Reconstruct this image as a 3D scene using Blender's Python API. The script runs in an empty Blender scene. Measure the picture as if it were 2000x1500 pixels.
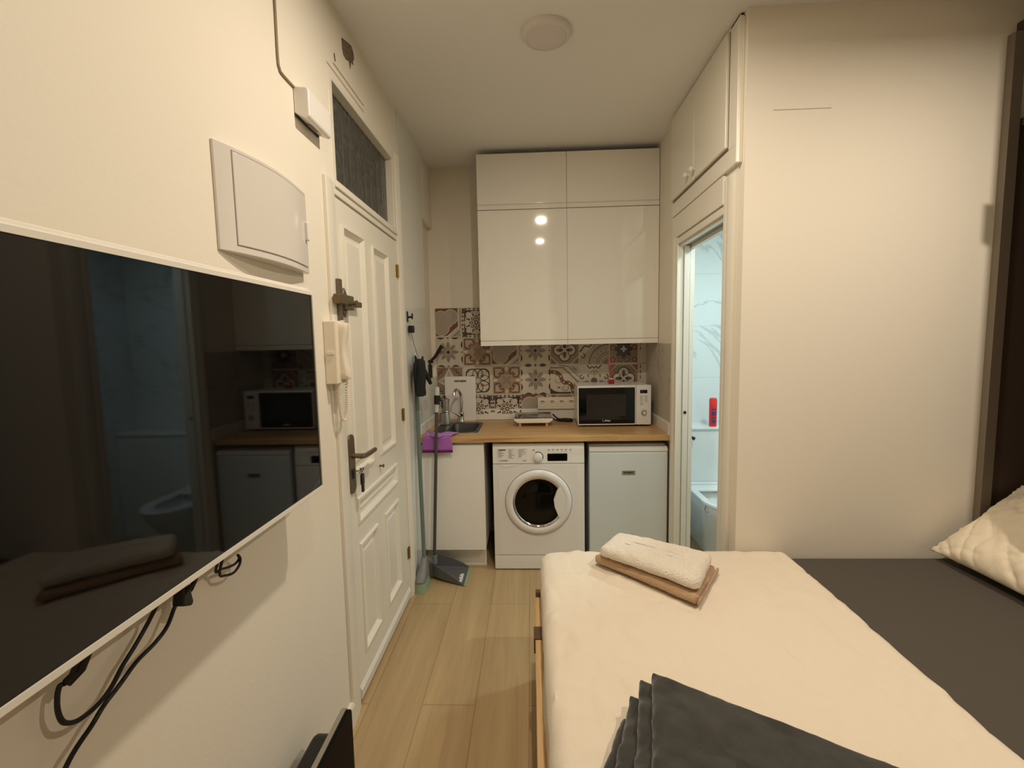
import bpy, bmesh, math, random
from mathutils import Vector, Matrix, noise

# ------------------------------------------------------------------ camera, light, exposure
SC = bpy.context.scene
COL = SC.collection
CAM_F, CAM_H = 912.04, 1.5153
cam = bpy.data.cameras.new('camera')
cam.sensor_width = 36.0
cam.lens = CAM_F * 36.0 / 2000.0
cam.clip_start = 0.02
camo = bpy.data.objects.new('camera', cam)
COL.objects.link(camo)
R_ = Vector((0.99901939, 0.03979029, -0.0194163))
U_ = Vector((0.01566192, 0.09258426, 0.99558167))
W_ = Vector((-0.04141213, 0.99490949, -0.09187027))
camo.matrix_world = Matrix(((R_.x, U_.x, -W_.x, 0), (R_.y, U_.y, -W_.y, 0), (R_.z, U_.z, -W_.z, CAM_H), (0, 0, 0, 1)))
SC.camera = camo
SC.view_settings.view_transform = 'Standard'
SC.view_settings.look = 'None'
SC.view_settings.gamma = 1.0
SC.view_settings.use_curve_mapping = False
SC.view_settings.exposure = 0.0
world = bpy.data.worlds.new('world')
SC.world = world
world.use_nodes = True
world.node_tree.nodes['Background'].inputs[0].default_value = (1.0, 0.86, 0.68, 1)
world.node_tree.nodes['Background'].inputs[1].default_value = 0.02

WARM = (1.0, 0.878, 0.72)
def lamp(name, loc, power, radius, color, spread=math.pi):
    l = bpy.data.lights.new(name, 'AREA')
    l.shape = 'DISK'; l.size = radius * 2; l.energy = power; l.color = color; l.spread = spread
    o = bpy.data.objects.new(name, l); COL.objects.link(o)
    o.location = loc
    return o
LAMPS = [(0.13, 1.46, 2.82), (0.14, 0.38, 2.82), (1.47, 1.00, 2.82)]
LAMP_POWER = [17.0, 5.5, 18.0]
LAMP_DROP = [0.030, 0.030, 0.136]
for p_, w_, d_, r_ in zip(LAMPS, LAMP_POWER, LAMP_DROP, (0.038, 0.038, 0.022)):
    lamp('ceiling_lamp_glow', (p_[0], p_[1], p_[2] - d_), w_, r_, WARM)
BATH_LAMP = (1.42, 2.68, 2.36)
lamp('bathroom_lamp_glow', (BATH_LAMP[0], BATH_LAMP[1], BATH_LAMP[2] - 0.032), 12.0, 0.10, (0.78, 0.97, 1.0))

# ------------------------------------------------------------------ materials
def lin(c):
    return tuple(((v / 255.0) / 12.92 if v / 255.0 <= 0.04045 else ((v / 255.0 + 0.055) / 1.055) ** 2.4) for v in c)
M = {}
def mat(name, rgb, rough=0.5, metal=0.0, coat=0.0, bump=0.0, scale=40.0, emit=0.0, trans=0.0, spec=None, sheen=0.0, vary=0.0, detail=4.0):
    m = bpy.data.materials.new(name); m.use_nodes = True
    nt = m.node_tree; b = nt.nodes['Principled BSDF']
    c = (*lin(rgb), 1)
    b.inputs['Base Color'].default_value = c
    b.inputs['Roughness'].default_value = rough
    b.inputs['Metallic'].default_value = metal
    b.inputs['Coat Weight'].default_value = coat
    b.inputs['Coat Roughness'].default_value = 0.03
    if spec is not None: b.inputs['Specular IOR Level'].default_value = spec
    if trans: b.inputs['Transmission Weight'].default_value = trans
    if sheen:
        b.inputs['Sheen Weight'].default_value = sheen
    if emit:
        b.inputs['Emission Color'].default_value = c
        b.inputs['Emission Strength'].default_value = emit
    if bump or vary:
        tc = nt.nodes.new('ShaderNodeTexCoord'); n = nt.nodes.new('ShaderNodeTexNoise')
        n.inputs['Scale'].default_value = scale; n.inputs['Detail'].default_value = detail
        nt.links.new(tc.outputs['Object'], n.inputs['Vector'])
        if bump:
            bp = nt.nodes.new('ShaderNodeBump'); bp.inputs['Strength'].default_value = bump; bp.inputs['Distance'].default_value = 0.01
            nt.links.new(n.outputs['Fac'], bp.inputs['Height']); nt.links.new(bp.outputs['Normal'], b.inputs['Normal'])
        if vary:
            r = nt.nodes.new('ShaderNodeValToRGB')
            r.color_ramp.elements[0].position = 0.3; r.color_ramp.elements[1].position = 0.7
            r.color_ramp.elements[0].color = tuple(v * (1 - vary) for v in c[:3]) + (1,)
            r.color_ramp.elements[1].color = tuple(min(1, v * (1 + vary)) for v in c[:3]) + (1,)
            nt.links.new(n.outputs['Fac'], r.inputs['Fac']); nt.links.new(r.outputs['Color'], b.inputs['Base Color'])
    M[name] = m
    return m

mat('plaster', (237, 229, 213), 0.9, bump=0.05, scale=70, spec=0.2)
mat('ceiling_paint', (241, 239, 233), 0.92, bump=0.05, scale=30, spec=0.2)
mat('white_gloss_paint', (237, 231, 216), 0.32, bump=0.03, scale=14)
mat('white_satin', (232, 228, 218), 0.45)
mat('cabinet_gloss', (241, 236, 225), 0.06, coat=0.6, spec=0.5)
mat('cabinet_matte', (240, 237, 230), 0.4)
mat('plastic_white', (234, 230, 224), 0.35)
mat('plastic_cream', (236, 226, 206), 0.38)
mat('panel_plastic', (222, 215, 206), 0.13)
mat('appliance_white', (232, 230, 226), 0.28)
mat('fridge_white', (226, 234, 236), 0.33)
mat('grey_print', (120, 116, 110), 0.6)
mat('dark_print', (45, 42, 40), 0.6)
mat('black_gloss', (7, 7, 8), 0.07, spec=0.35)
mat('black_plastic', (16, 16, 17), 0.4)
mat('black_rubber', (12, 11, 11), 0.55)
mat('screen_black', (5, 5, 6), 0.035, spec=0.32)
mat('tv_white', (234, 228, 216), 0.4)
mat('bronze', (126, 114, 96), 0.42, metal=0.85, bump=0.05, scale=90)
mat('old_brass', (120, 104, 78), 0.45, metal=0.8)
mat('gold_hinge', (164, 138, 84), 0.35, metal=0.8)
mat('chrome', (210, 208, 204), 0.08, metal=1.0)
mat('steel', (175, 172, 168), 0.22, metal=1.0)
mat('sink_grey', (66, 64, 62), 0.38, metal=0.5)
mat('dark_gap', (14, 13, 12), 0.9)
mat('purple_cloth', (178, 104, 192), 0.95, bump=0.5, scale=300, sheen=0.4)
mat('purple_hem', (112, 30, 110), 0.95)
mat('pan_grey', (92, 92, 94), 0.5, bump=0.04, scale=60)
mat('pole_grey', (78, 72, 70), 0.4)
mat('broom_grey', (128, 128, 128), 0.55)
mat('pole_green', (106, 124, 114), 0.35)
mat('bristle_green', (150, 172, 140), 0.8, bump=0.6, scale=220)
mat('umbrella_black', (22, 22, 24), 0.75, bump=0.4, scale=40)
mat('clear_plastic', (196, 204, 200), 0.3)
mat('pale_blue', (150, 178, 186), 0.5)
mat('utensil_black', (26, 24, 24), 0.4)
mat('hob_glass', (34, 38, 42), 0.06, coat=0.3)
mat('peg', (226, 190, 150), 0.5)
mat('red_liquid', (170, 16, 22), 0.12, coat=0.3)
mat('reed_red', (176, 84, 84), 0.6)
mat('red_can', (226, 36, 30), 0.3)
mat('red_can_cap', (240, 52, 48), 0.35)
mat('can_print', (70, 60, 120), 0.4)
mat('ceramic', (240, 244, 244), 0.12, coat=0.4)
mat('duvet_cotton', (230, 217, 197), 0.92, bump=0.14, scale=160, spec=0.15, sheen=0.1)
mat('grey_sheet', (87, 81, 74), 0.92, bump=0.12, scale=260, spec=0.15)
mat('pillow_cotton', (228, 215, 192), 0.92, bump=0.2, scale=26, spec=0.15)
mat('towel_white', (246, 234, 216), 0.98, bump=0.9, scale=170, sheen=0.3)
mat('towel_beige', (204, 168, 130), 0.98, bump=0.9, scale=170, sheen=0.3)
mat('fleece', (51, 49, 45), 0.97, bump=0.35, scale=22, sheen=0.4, vary=0.30, detail=8)
mat('shadow_band_tone', (124, 112, 96), 0.8)  # tone of the shadow band beside the bed head, put into the colour
mat('dark_brown_panel', (74, 58, 46), 0.7)
mat('ragged_plaster', (120, 104, 88), 0.95, bump=1.0, scale=60, vary=0.4)
mat('crack_dark', (90, 80, 66), 0.9)
mat('cable_paint', (150, 134, 108), 0.7)
mat('grime', (196, 184, 160), 0.9)
mat('panel_black', (11, 10, 10), 0.55, spec=0.12)
mat('rib_grey', (112, 110, 100), 0.4)
mat('grey_rim', (142, 136, 122), 0.5)
mat('lamp_frame', (228, 222, 216), 0.4)
mat('lamp_off', (222, 214, 210), 0.45)
mat('lamp_on', (255, 226, 178), 0.5, emit=14.0)
mat('lamp_on_cool', (214, 248, 255), 0.5, emit=9.0)
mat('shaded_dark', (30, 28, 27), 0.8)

def node_mat(name, rough=0.5, coat=0.0):
    m = bpy.data.materials.new(name); m.use_nodes = True; M[name] = m
    nt = m.node_tree; b = nt.nodes['Principled BSDF']
    b.inputs['Roughness'].default_value = rough; b.inputs['Coat Weight'].default_value = coat
    tc = nt.nodes.new('ShaderNodeTexCoord'); mp = nt.nodes.new('ShaderNodeMapping')
    nt.links.new(tc.outputs['Object'], mp.inputs['Vector'])
    return m, nt, b, mp
def ramp(nt, stops):
    r = nt.nodes.new('ShaderNodeValToRGB'); cr = r.color_ramp
    cr.elements[0].position = stops[0][0]; cr.elements[0].color = (*lin(stops[0][1]), 1)
    cr.elements[1].position = stops[-1][0]; cr.elements[1].color = (*lin(stops[-1][1]), 1)
    for p, c in stops[1:-1]:
        e = cr.elements.new(p); e.color = (*lin(c), 1)
    return r
def wood(name, stops, axis, rough=0.5, fine=14.0, planks=None, coat=0.0):
    m, nt, b, mp = node_mat(name, rough, coat)
    s = [fine, fine, fine]; s[axis] = fine * 0.06
    mp.inputs['Scale'].default_value = s
    n = nt.nodes.new('ShaderNodeTexNoise'); n.inputs['Scale'].default_value = 1.6; n.inputs['Detail'].default_value = 6; n.inputs['Roughness'].default_value = 0.65; n.inputs['Distortion'].default_value = 0.6
    nt.links.new(mp.outputs['Vector'], n.inputs['Vector'])
    r = ramp(nt, stops); nt.links.new(n.outputs['Fac'], r.inputs['Fac'])
    last = r.outputs['Color']
    if planks:
        tc = nt.nodes.new('ShaderNodeTexCoord'); m2 = nt.nodes.new('ShaderNodeMapping')
        nt.links.new(tc.outputs['Object'], m2.inputs['Vector'])
        m2.inputs['Rotation'].default_value = (0, 0, math.radians(90)); m2.inputs['Location'].default_value = planks[4]
        bt = nt.nodes.new('ShaderNodeTexBrick')
        nt.links.new(m2.outputs['Vector'], bt.inputs['Vector'])
        bt.inputs['Scale'].default_value = 1.0; bt.inputs['Brick Width'].default_value = planks[0]; bt.inputs['Row Height'].default_value = planks[1]
        bt.inputs['Mortar Size'].default_value = planks[2]; bt.inputs['Mortar Smooth'].default_value = 0.3; bt.offset = planks[3]
        bt.inputs['Color1'].default_value = (0.92, 0.92, 0.92, 1); bt.inputs['Color2'].default_value = (1.0, 0.99, 0.98, 1); bt.inputs['Mortar'].default_value = (0.66, 0.6, 0.55, 1)
        mx = nt.nodes.new('ShaderNodeMix'); mx.data_type = 'RGBA'; mx.blend_type = 'MULTIPLY'; mx.inputs[0].default_value = 1.0
        nt.links.new(last, mx.inputs[6]); nt.links.new(bt.outputs['Color'], mx.inputs[7]); last = mx.outputs[2]
    nt.links.new(last, b.inputs['Base Color'])
    return m
wood('floor_planks', [(0.25, (168, 142, 102)), (0.5, (184, 157, 115)), (0.75, (198, 171, 128))], 1, 0.42, 9.0, (1.2, 0.225, 0.0022, 0.37, (1.32, 0.08, 0)))
wood('oak_worktop', [(0.25, (146, 104, 62)), (0.42, (190, 148, 98)), (0.55, (206, 166, 114)), (0.68, (166, 124, 76))], 0, 0.4, 22.0)
wood('pine_rail', [(0.25, (186, 146, 98)), (0.5, (216, 180, 130)), (0.75, (232, 200, 152))], 1, 0.6, 20.0)
wood('dark_wood_block', [(0.3, (84, 62, 46)), (0.7, (120, 92, 70))], 1, 0.6, 20.0)

def tile_mat(name, c1, c2, w, h, mortar, rough, veins=None, axis='XZ'):
    m, nt, b, mp = node_mat(name, rough)
    mp.inputs['Rotation'].default_value = (math.radians(90), 0, 0) if axis == 'XZ' else (math.radians(90), 0, math.radians(90))
    # project: u along the wall, v up
    sep = nt.nodes.new('ShaderNodeSeparateXYZ'); comb = nt.nodes.new('ShaderNodeCombineXYZ')
    tc = nt.nodes.new('ShaderNodeTexCoord'); nt.links.new(tc.outputs['Object'], sep.inputs[0])
    nt.links.new(sep.outputs[0 if axis == 'XZ' else 1], comb.inputs[0]); nt.links.new(sep.outputs[2], comb.inputs[1])
    bt = nt.nodes.new('ShaderNodeTexBrick'); nt.links.new(comb.outputs[0], bt.inputs['Vector'])
    bt.inputs['Scale'].default_value = 1.0; bt.inputs['Brick Width'].default_value = w; bt.inputs['Row Height'].default_value = h
    bt.inputs['Mortar Size'].default_value = 0.0018; bt.offset = 0.0
    bt.inputs['Mortar'].default_value = (*lin(mortar), 1)
    if veins:
        n = nt.nodes.new('ShaderNodeTexNoise'); n.inputs['Scale'].default_value = 1.3; n.inputs['Detail'].default_value = 7; n.inputs['Distortion'].default_value = 1.2
        nt.links.new(tc.outputs['Object'], n.inputs['Vector'])
        r = ramp(nt, [(0.0, c1), (0.474, c1), (0.490, veins), (0.499, c1), (1.0, c2)])
        nt.links.new(n.outputs['Fac'], r.inputs['Fac'])
        nt.links.new(r.outputs['Color'], bt.inputs['Color1']); nt.links.new(r.outputs['Color'], bt.inputs['Color2'])
    else:
        bt.inputs['Color1'].default_value = (*lin(c1), 1); bt.inputs['Color2'].default_value = (*lin(c2), 1)
    nt.links.new(bt.outputs['Color'], b.inputs['Base Color'])
tile_mat('gloss_wall_tile', (230, 229, 221), (232, 231, 223), 0.60, 0.33, (218, 214, 204), 0.14, axis='YZ')
tile_mat('stone_wall_tile', (196, 186, 170), (190, 180, 164), 0.60, 0.33, (176, 166, 150), 0.5, veins=(172, 162, 146), axis='YZ')
tile_mat('marble_tile', (232, 238, 238), (222, 230, 232), 0.60, 0.40, (206, 214, 214), 0.18, veins=(200, 208, 208), axis='XZ')
tile_mat('marble_tile_side', (232, 238, 238), (222, 230, 232), 0.60, 0.40, (206, 214, 214), 0.18, veins=(200, 208, 208), axis='YZ')

# transom: patterned obscure glass, dark behind
m_, nt_, b_, mp_ = node_mat('patterned_glass', 0.28)
mp_.inputs['Scale'].default_value = (1, 34, 26)
v_ = nt_.nodes.new('ShaderNodeTexVoronoi'); v_.inputs['Scale'].default_value = 1.6
nt_.links.new(mp_.outputs['Vector'], v_.inputs['Vector'])
r_ = ramp(nt_, [(0.0, (54, 54, 52)), (0.6, (74, 74, 71)), (1.0, (96, 95, 90))])
nt_.links.new(v_.outputs['Distance'], r_.inputs['Fac']); nt_.links.new(r_.outputs['Color'], b_.inputs['Base Color'])
bp_ = nt_.nodes.new('ShaderNodeBump'); bp_.inputs['Strength'].default_value = 0.5; bp_.inputs['Distance'].default_value = 0.006
nt_.links.new(v_.outputs['Distance'], bp_.inputs['Height']); nt_.links.new(bp_.outputs['Normal'], b_.inputs['Normal'])

# ------------------------------------------------------------------ builders
class MB:
    def __init__(s):
        s.v = []; s.f = []; s.mi = []; s.cur = 0
    def add(s, vs, fs):
        o = len(s.v); s.v += [Vector(p) for p in vs]
        for f in fs:
            s.f.append([o + i for i in f]); s.mi.append(s.cur)
        return s
    def box(s, x0, x1, y0, y1, z0, z1):
        return s.add([(x0, y0, z0), (x1, y0, z0), (x1, y1, z0), (x0, y1, z0), (x0, y0, z1), (x1, y0, z1), (x1, y1, z1), (x0, y1, z1)],
                     [(0, 3, 2, 1), (4, 5, 6, 7), (0, 1, 5, 4), (1, 2, 6, 5), (2, 3, 7, 6), (3, 0, 4, 7)])
    def prism(s, poly, axis, a, b):
        # poly: 2D points in the plane normal to axis ('X': (y,z), 'Y': (x,z), 'Z': (x,y))
        def P(p, t):
            return (t, p[0], p[1]) if axis == 'X' else ((p[0], t, p[1]) if axis == 'Y' else (p[0], p[1], t))
        n = len(poly)
        return s.add([P(p, a) for p in poly] + [P(p, b) for p in poly],
                     [tuple(range(n - 1, -1, -1)), tuple(range(n, 2 * n))] + [(i, (i + 1) % n, n + (i + 1) % n, n + i) for i in range(n)])
    def tube(s, pts, r, n=10, cap=True):
        pts = [Vector(p) for p in pts]; k = len(pts)
        rs = r if isinstance(r, (list, tuple)) else [r] * k
        vs = []; up = None
        for i, p in enumerate(pts):
            t = (pts[min(i + 1, k - 1)] - pts[max(i - 1, 0)])
            t = t.normalized() if t.length > 1e-9 else Vector((0, 0, 1))
            if up is None:
                up = Vector((0, 0, 1)) if abs(t.z) < 0.9 else Vector((1, 0, 0))
            a = t.cross(up)
            a = a.normalized() if a.length > 1e-6 else t.orthogonal().normalized()
            bb = a.cross(t).normalized(); up = bb
            for j in range(n):
                q = 2 * math.pi * j / n
                vs.append(p + (a * math.cos(q) + bb * math.sin(q)) * rs[i])
        fs = [(i * n + j, i * n + (j + 1) % n, (i + 1) * n + (j + 1) % n, (i + 1) * n + j) for i in range(k - 1) for j in range(n)]
        if cap:
            fs += [tuple(range(n - 1, -1, -1)), tuple((k - 1) * n + j for j in range(n))]
        return s.add(vs, fs)
    def cyl(s, p0, p1, r0, r1=None, n=24):
        return s.tube([p0, p1], [r0, r0 if r1 is None else r1], n)
    def lathe(s, prof, origin, axis='Z', n=40, cap=True):
        o = Vector(origin); vs = []
        for (r, h) in prof:
            for j in range(n):
                q = 2 * math.pi * j / n; a, b = r * math.cos(q), r * math.sin(q)
                vs.append(o + (Vector((a, b, h)) if axis == 'Z' else (Vector((a, h, b)) if axis == 'Y' else Vector((h, a, b)))))
        k = len(prof)
        fs = [(i * n + j, i * n + (j + 1) % n, (i + 1) * n + (j + 1) % n, (i + 1) * n + j) for i in range(k - 1) for j in range(n)]
        if cap: fs += [tuple(range(n - 1, -1, -1)), tuple((k - 1) * n + j for j in range(n))]
        return s.add(vs, fs)
    def grid(s, fn, nu, nv):
        vs = [fn(i / nu, j / nv) for i in range(nu + 1) for j in range(nv + 1)]
        w = nv + 1
        return s.add(vs, [(i * w + j, (i + 1) * w + j, (i + 1) * w + j + 1, i * w + j + 1) for i in range(nu) for j in range(nv)])
    def loops(s, rings, close_last=True, close_first=False):
        n = len(rings[0]); vs = [p for r in rings for p in r]
        fs = [(i * n + j, i * n + (j + 1) % n, (i + 1) * n + (j + 1) % n, (i + 1) * n + j) for i in range(len(rings) - 1) for j in range(n)]
        if close_last: fs.append(tuple((len(rings) - 1) * n + j for j in range(n)))
        if close_first: fs.append(tuple(range(n - 1, -1, -1)))
        return s.add(vs, fs)
    def xform(s, mtx):
        s.v = [mtx @ p for p in s.v]; return s
    def build(s, name, m, parent=None, bevel=0.0, smooth=False, seg=2, subsurf=0, solidify=0.0):
        me = bpy.data.meshes.new(name)
        if parent is None:
            xs = [p.x for p in s.v]; ys = [p.y for p in s.v]; zs = [p.z for p in s.v]
            org = Vector(((min(xs) + max(xs)) / 2, (min(ys) + max(ys)) / 2, min(zs)))
        else:
            org = Vector(parent['_o'])
        me.from_pydata([p - org for p in s.v], [], s.f)
        ms = m if isinstance(m, (list, tuple)) else [m]
        for q in ms: me.materials.append(M[q])
        for i, p in enumerate(me.polygons):
            p.material_index = min(s.mi[i], len(ms) - 1)
        bm = bmesh.new(); bm.from_mesh(me)
        if not getattr(s, 'keep_normals', False):
            bmesh.ops.recalc_face_normals(bm, faces=bm.faces)
        bm.to_mesh(me); bm.free()
        o = bpy.data.objects.new(name, me); COL.objects.link(o)
        if parent is None:
            o.location = org
        else:
            o.parent = parent
        o['_o'] = tuple(org)
        if solidify:
            md = o.modifiers.new('solid', 'SOLIDIFY'); md.thickness = solidify; md.offset = 0
        if bevel:
            md = o.modifiers.new('bevel', 'BEVEL'); md.width = bevel; md.segments = seg; md.limit_method = 'ANGLE'; md.angle_limit = math.radians(40)
        if subsurf:
            md = o.modifiers.new('sub', 'SUBSURF'); md.levels = subsurf; md.render_levels = subsurf
        if smooth or bevel or subsurf:
            for p in me.polygons: p.use_smooth = True
            if not subsurf:
                try: me.set_sharp_from_angle(angle=math.radians(45))
                except Exception: pass
            if bevel:
                md = o.modifiers.new('wn', 'WEIGHTED_NORMAL'); md.keep_sharp = True
        return o

def thing(name, label, cat, loc, group=None):
    o = bpy.data.objects.new(name, None); COL.objects.link(o)
    o.location = loc; o.empty_display_size = 0.1; o['_o'] = tuple(loc)
    o['label'] = label; o['category'] = cat
    if group: o['group'] = group
    return o
def tag(o, label, cat, group=None):
    o['label'] = label; o['category'] = cat
    if group: o['group'] = group
    return o
def struct(o, label=None):
    o['kind'] = 'structure'
    if label: o['label'] = label
    return o
def text_mb(body, size, origin, right, up, depth=0.0006, bold=0.0, align='LEFT', shear=0.0):
    """lettering as a mesh, laid on a real plane in the scene"""
    c = bpy.data.curves.new('lettering', 'FONT'); c.body = body; c.size = size; c.extrude = depth / 2; c.offset = bold; c.align_x = align; c.shear = shear
    c.resolution_u = 3
    o = bpy.data.objects.new('lettering', c); COL.objects.link(o)
    dg = bpy.context.evaluated_depsgraph_get(); dg.update()
    me = o.evaluated_get(dg).to_mesh()
    r, u = Vector(right).normalized(), Vector(up).normalized(); nrm = r.cross(u)
    mb = MB()
    mb.add([Vector(origin) + r * v.co.x + u * v.co.y + nrm * v.co.z for v in me.vertices], [tuple(p.vertices) for p in me.polygons])
    bpy.data.objects.remove(o); bpy.data.curves.remove(c)
    return mb
def rrect(a0, a1, b0, b1, r, n=5):
    out = []
    for (ca, cb, q0) in ((a1 - r, b1 - r, 0), (a0 + r, b1 - r, 90), (a0 + r, b0 + r, 180), (a1 - r, b0 + r, 270)):
        for i in range(n + 1):
            q = math.radians(q0 + 90 * i / n); out.append((ca + r * math.cos(q), cb + r * math.sin(q)))
    return out
def bez(p, n=12):
    """smooth Catmull-Rom path through the points"""
    p = [Vector(q) for q in p]; out = []
    for i in range(len(p) - 1):
        a, b, c, d = p[max(i - 1, 0)], p[i], p[i + 1], p[min(i + 2, len(p) - 1)]
        for k in range(n):
            t = k / n
            out.append(0.5 * ((2 * b) + (c - a) * t + (2 * a - 5 * b + 4 * c - d) * t * t + (3 * b - a - 3 * c + d) * t ** 3))
    out.append(p[-1]); return out

XL, XR, YB, YW, ZC = -0.739, 0.887, 3.62, 2.022, 2.82
# ------------------------------------------------------------------ setting
struct(MB().box(-1.0, 2.9, -1.4, 3.9, -0.1, 0.0).build('floor', 'floor_planks'))
struct(MB().box(-1.0, 2.9, -1.4, 3.9, ZC, ZC + 0.1).build('ceiling', 'ceiling_paint'))
b = MB(); X0 = XL - 0.14
DY0, DY1, TZ = 1.80, 2.64, 2.53
b.box(X0, XL, -1.3, DY0, 0, ZC)
b.box(X0, XL, DY0, DY1, TZ, ZC)
NY0, NZ0, NZ1 = 3.275, 1.25, 2.375
b.box(X0, XL, DY1, NY0, 0, ZC)
b.box(X0, XL, NY0, YB, 0, NZ0); b.box(X0, XL, NY0, YB, NZ1, ZC); b.box(X0, XL - 0.035, NY0, YB, NZ0, NZ1)
struct(b.build('wall_left', 'plaster'))
struct(MB().box(X0, XR + 0.1, YB, YB + 0.15, 0, ZC).build('wall_back', 'plaster'))
b = MB(); BY0, BY1, BZ = 2.20, 2.86, 2.07
b.box(XR, XR + 0.095, YW, BY0, 0, ZC); b.box(XR, XR + 0.095, BY1 + 0.04, YB, 0, ZC); b.box(XR, XR + 0.095, BY0, BY1 + 0.04, BZ, ZC)
struct(b.build('wall_right', 'plaster'))
struct(MB().box(XR + 0.095, 2.8, YW, YW + 0.10, 0, ZC).build('wall_far', 'plaster'))
struct(MB().box(2.7, 2.8, -1.3, YW, 0, ZC).build('wall_east', 'plaster'))
struct(MB().box(X0, 2.8, -1.4, -1.3, 0, ZC).build('wall_near', 'plaster'))
# baseboard of the left wall, up to the door casing
struct(MB().prism([(XL, 0), (XL + 0.016, 0), (XL + 0.016, 0.082), (XL + 0.011, 0.094), (XL, 0.094)], 'Y', -1.3, 1.715).build('baseboard_left', 'white_gloss_paint'))
# tiled faces of the kitchen recess
b = MB().box(XL, XL + 0.006, DY1 + 0.075, NY0, 0, ZC).box(XL, XL + 0.006, NY0, YB, 0, NZ0)
struct(b.build('trim_1', 'gloss_wall_tile'))
b = MB().box(XR - 0.005, XR, BY1 + 0.11, YB, 0.0, 1.48)
struct(b.build('trim_2', 'stone_wall_tile'))

# bathroom shell behind the right-hand door
BXE, BYF = 2.05, 3.72
struct(MB().box(XR + 0.095, BXE, BYF, BYF + 0.08, 0, 2.5).build('wall_bathroom', 'marble_tile'))
struct(MB().box(BXE, BXE + 0.08, YW + 0.10, BYF + 0.08, 0, 2.5).build('wall_bathroom_side', 'marble_tile_side'))
struct(MB().box(XR + 0.095, BXE + 0.08, YW + 0.10, BYF + 0.08, 2.40, 2.48).build('ceiling_bathroom', 'ceiling_paint'))
struct(MB().box(XR + 0.097, XR + 0.107, BY1 + 0.06, BYF, 0, 2.40).build('wall_bathroom_door_side', 'marble_tile_side'))
LY = 3.52
b = MB().box(XR + 0.11, BXE, LY, BYF, 0, 0.825)
o = struct(b.build('trim_3', 'ceramic'), 'white boxed-in cistern ledge behind the toilet')
b = MB().box(XR + 0.11, BXE, LY - 0.012, BYF, 0.825, 0.842); b.build('ledge_top', 'ceramic', o, bevel=0.002)

# ------------------------------------------------------------------ entrance door, transom window, casings
def panel_front(b, y0, y1, z0, z1, xf):
    rings = []
    for ins, d in ((0.0, 0.0), (0.003, 0.008), (0.012, 0.009), (0.026, -0.010), (0.040, -0.011), (0.058, -0.003)):
        rings.append([(xf + d, y0 + ins, z0 + ins), (xf + d, y1 - ins, z0 + ins), (xf + d, y1 - ins, z1 - ins), (xf + d, y0 + ins, z1 - ins)])
    b.loops(rings)
XF = XL - 0.002
PAN = [(1.86, 2.112, 0.965, 1.987), (2.212, 2.46, 0.972, 1.977), (1.88, 2.465, 0.755, 0.868), (1.888, 2.115, 0.18, 0.668), (2.228, 2.465, 0.187, 0.668)]
LY0, LY1, LZ0, LZ1 = 1.808, 2.622, 0.022, 2.078
ys = sorted({LY0, LY1} | {p[0] for p in PAN} | {p[1] for p in PAN}); zs = sorted({LZ0, LZ1} | {p[2] for p in PAN} | {p[3] for p in PAN})
b = MB()
for i in range(len(ys) - 1):
    for j in range(len(zs) - 1):
        cy, cz = (ys[i] + ys[i + 1]) / 2, (zs[j] + zs[j + 1]) / 2
        if not any(p[0] < cy < p[1] and p[2] < cz < p[3] for p in PAN):
            b.add([(XF, ys[i], zs[j]), (XF, ys[i + 1], zs[j]), (XF, ys[i + 1], zs[j + 1]), (XF, ys[i], zs[j + 1])], [(0, 1, 2, 3)])
b.box(XF - 0.045, XF - 0.013, LY0, LY1, LZ0, LZ1)
xe = XF - 0.013
for (a0, a1, c0, c1) in ((LY0, LY1, LZ0, LZ0), (LY0, LY1, LZ1, LZ1), (LY0, LY0, LZ0, LZ1), (LY1, LY1, LZ0, LZ1)):
    if c0 == c1: b.add([(XF, a0, c0), (XF, a1, c0), (xe, a1, c0), (xe, a0, c0)], [(0, 1, 2, 3)])
    else: b.add([(XF, a0, c0), (XF, a0, c1), (xe, a0, c1), (xe, a0, c0)], [(0, 1, 2, 3)])
door = struct(b.build('door_1', 'white_gloss_paint'), 'cream panelled entrance door in the left wall')
for p in PAN:
    b = MB(); panel_front(b, *p, XF); b.build('door_panel', 'white_gloss_paint', door)
b = MB().prism([(XF - 0.004, 0.022), (XF + 0.008, 0.022), (XF + 0.010, 0.06), (XF + 0.002, 0.075), (XF - 0.004, 0.075)], 'Y', LY0 + 0.004, LY1 - 0.004)
b.build('weather_strip', 'white_satin', door)
# long handle plate with lever and keyhole
b = MB().prism(rrect(1.806, 1.868, 0.906, 1.150, 0.028), 'X', XF, XF + 0.009)
pl = b.build('handle_plate', 'bronze', door, bevel=0.002)
b = MB().cyl((XF + 0.009, 1.838, 1.062), (XF + 0.05, 1.838, 1.062), 0.010, n=16)
b.tube(bez([(XF + 0.045, 1.832, 1.062), (XF + 0.054, 1.86, 1.058), (XF + 0.052, 1.93, 1.054), (XF + 0.046, 2.005, 1.050)], 6), [0.0105] * 18 + [0.009], 12)
b.build('door_lever', 'bronze', pl, smooth=True)
b = MB().cyl((XF + 0.008, 1.836, 1.000), (XF + 0.014, 1.836, 1.000), 0.010, n=14).box(XF + 0.008, XF + 0.013, 1.830, 1.842, 0.968, 1.0)
b.build('lock_cylinder', 'dark_print', pl)
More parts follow.
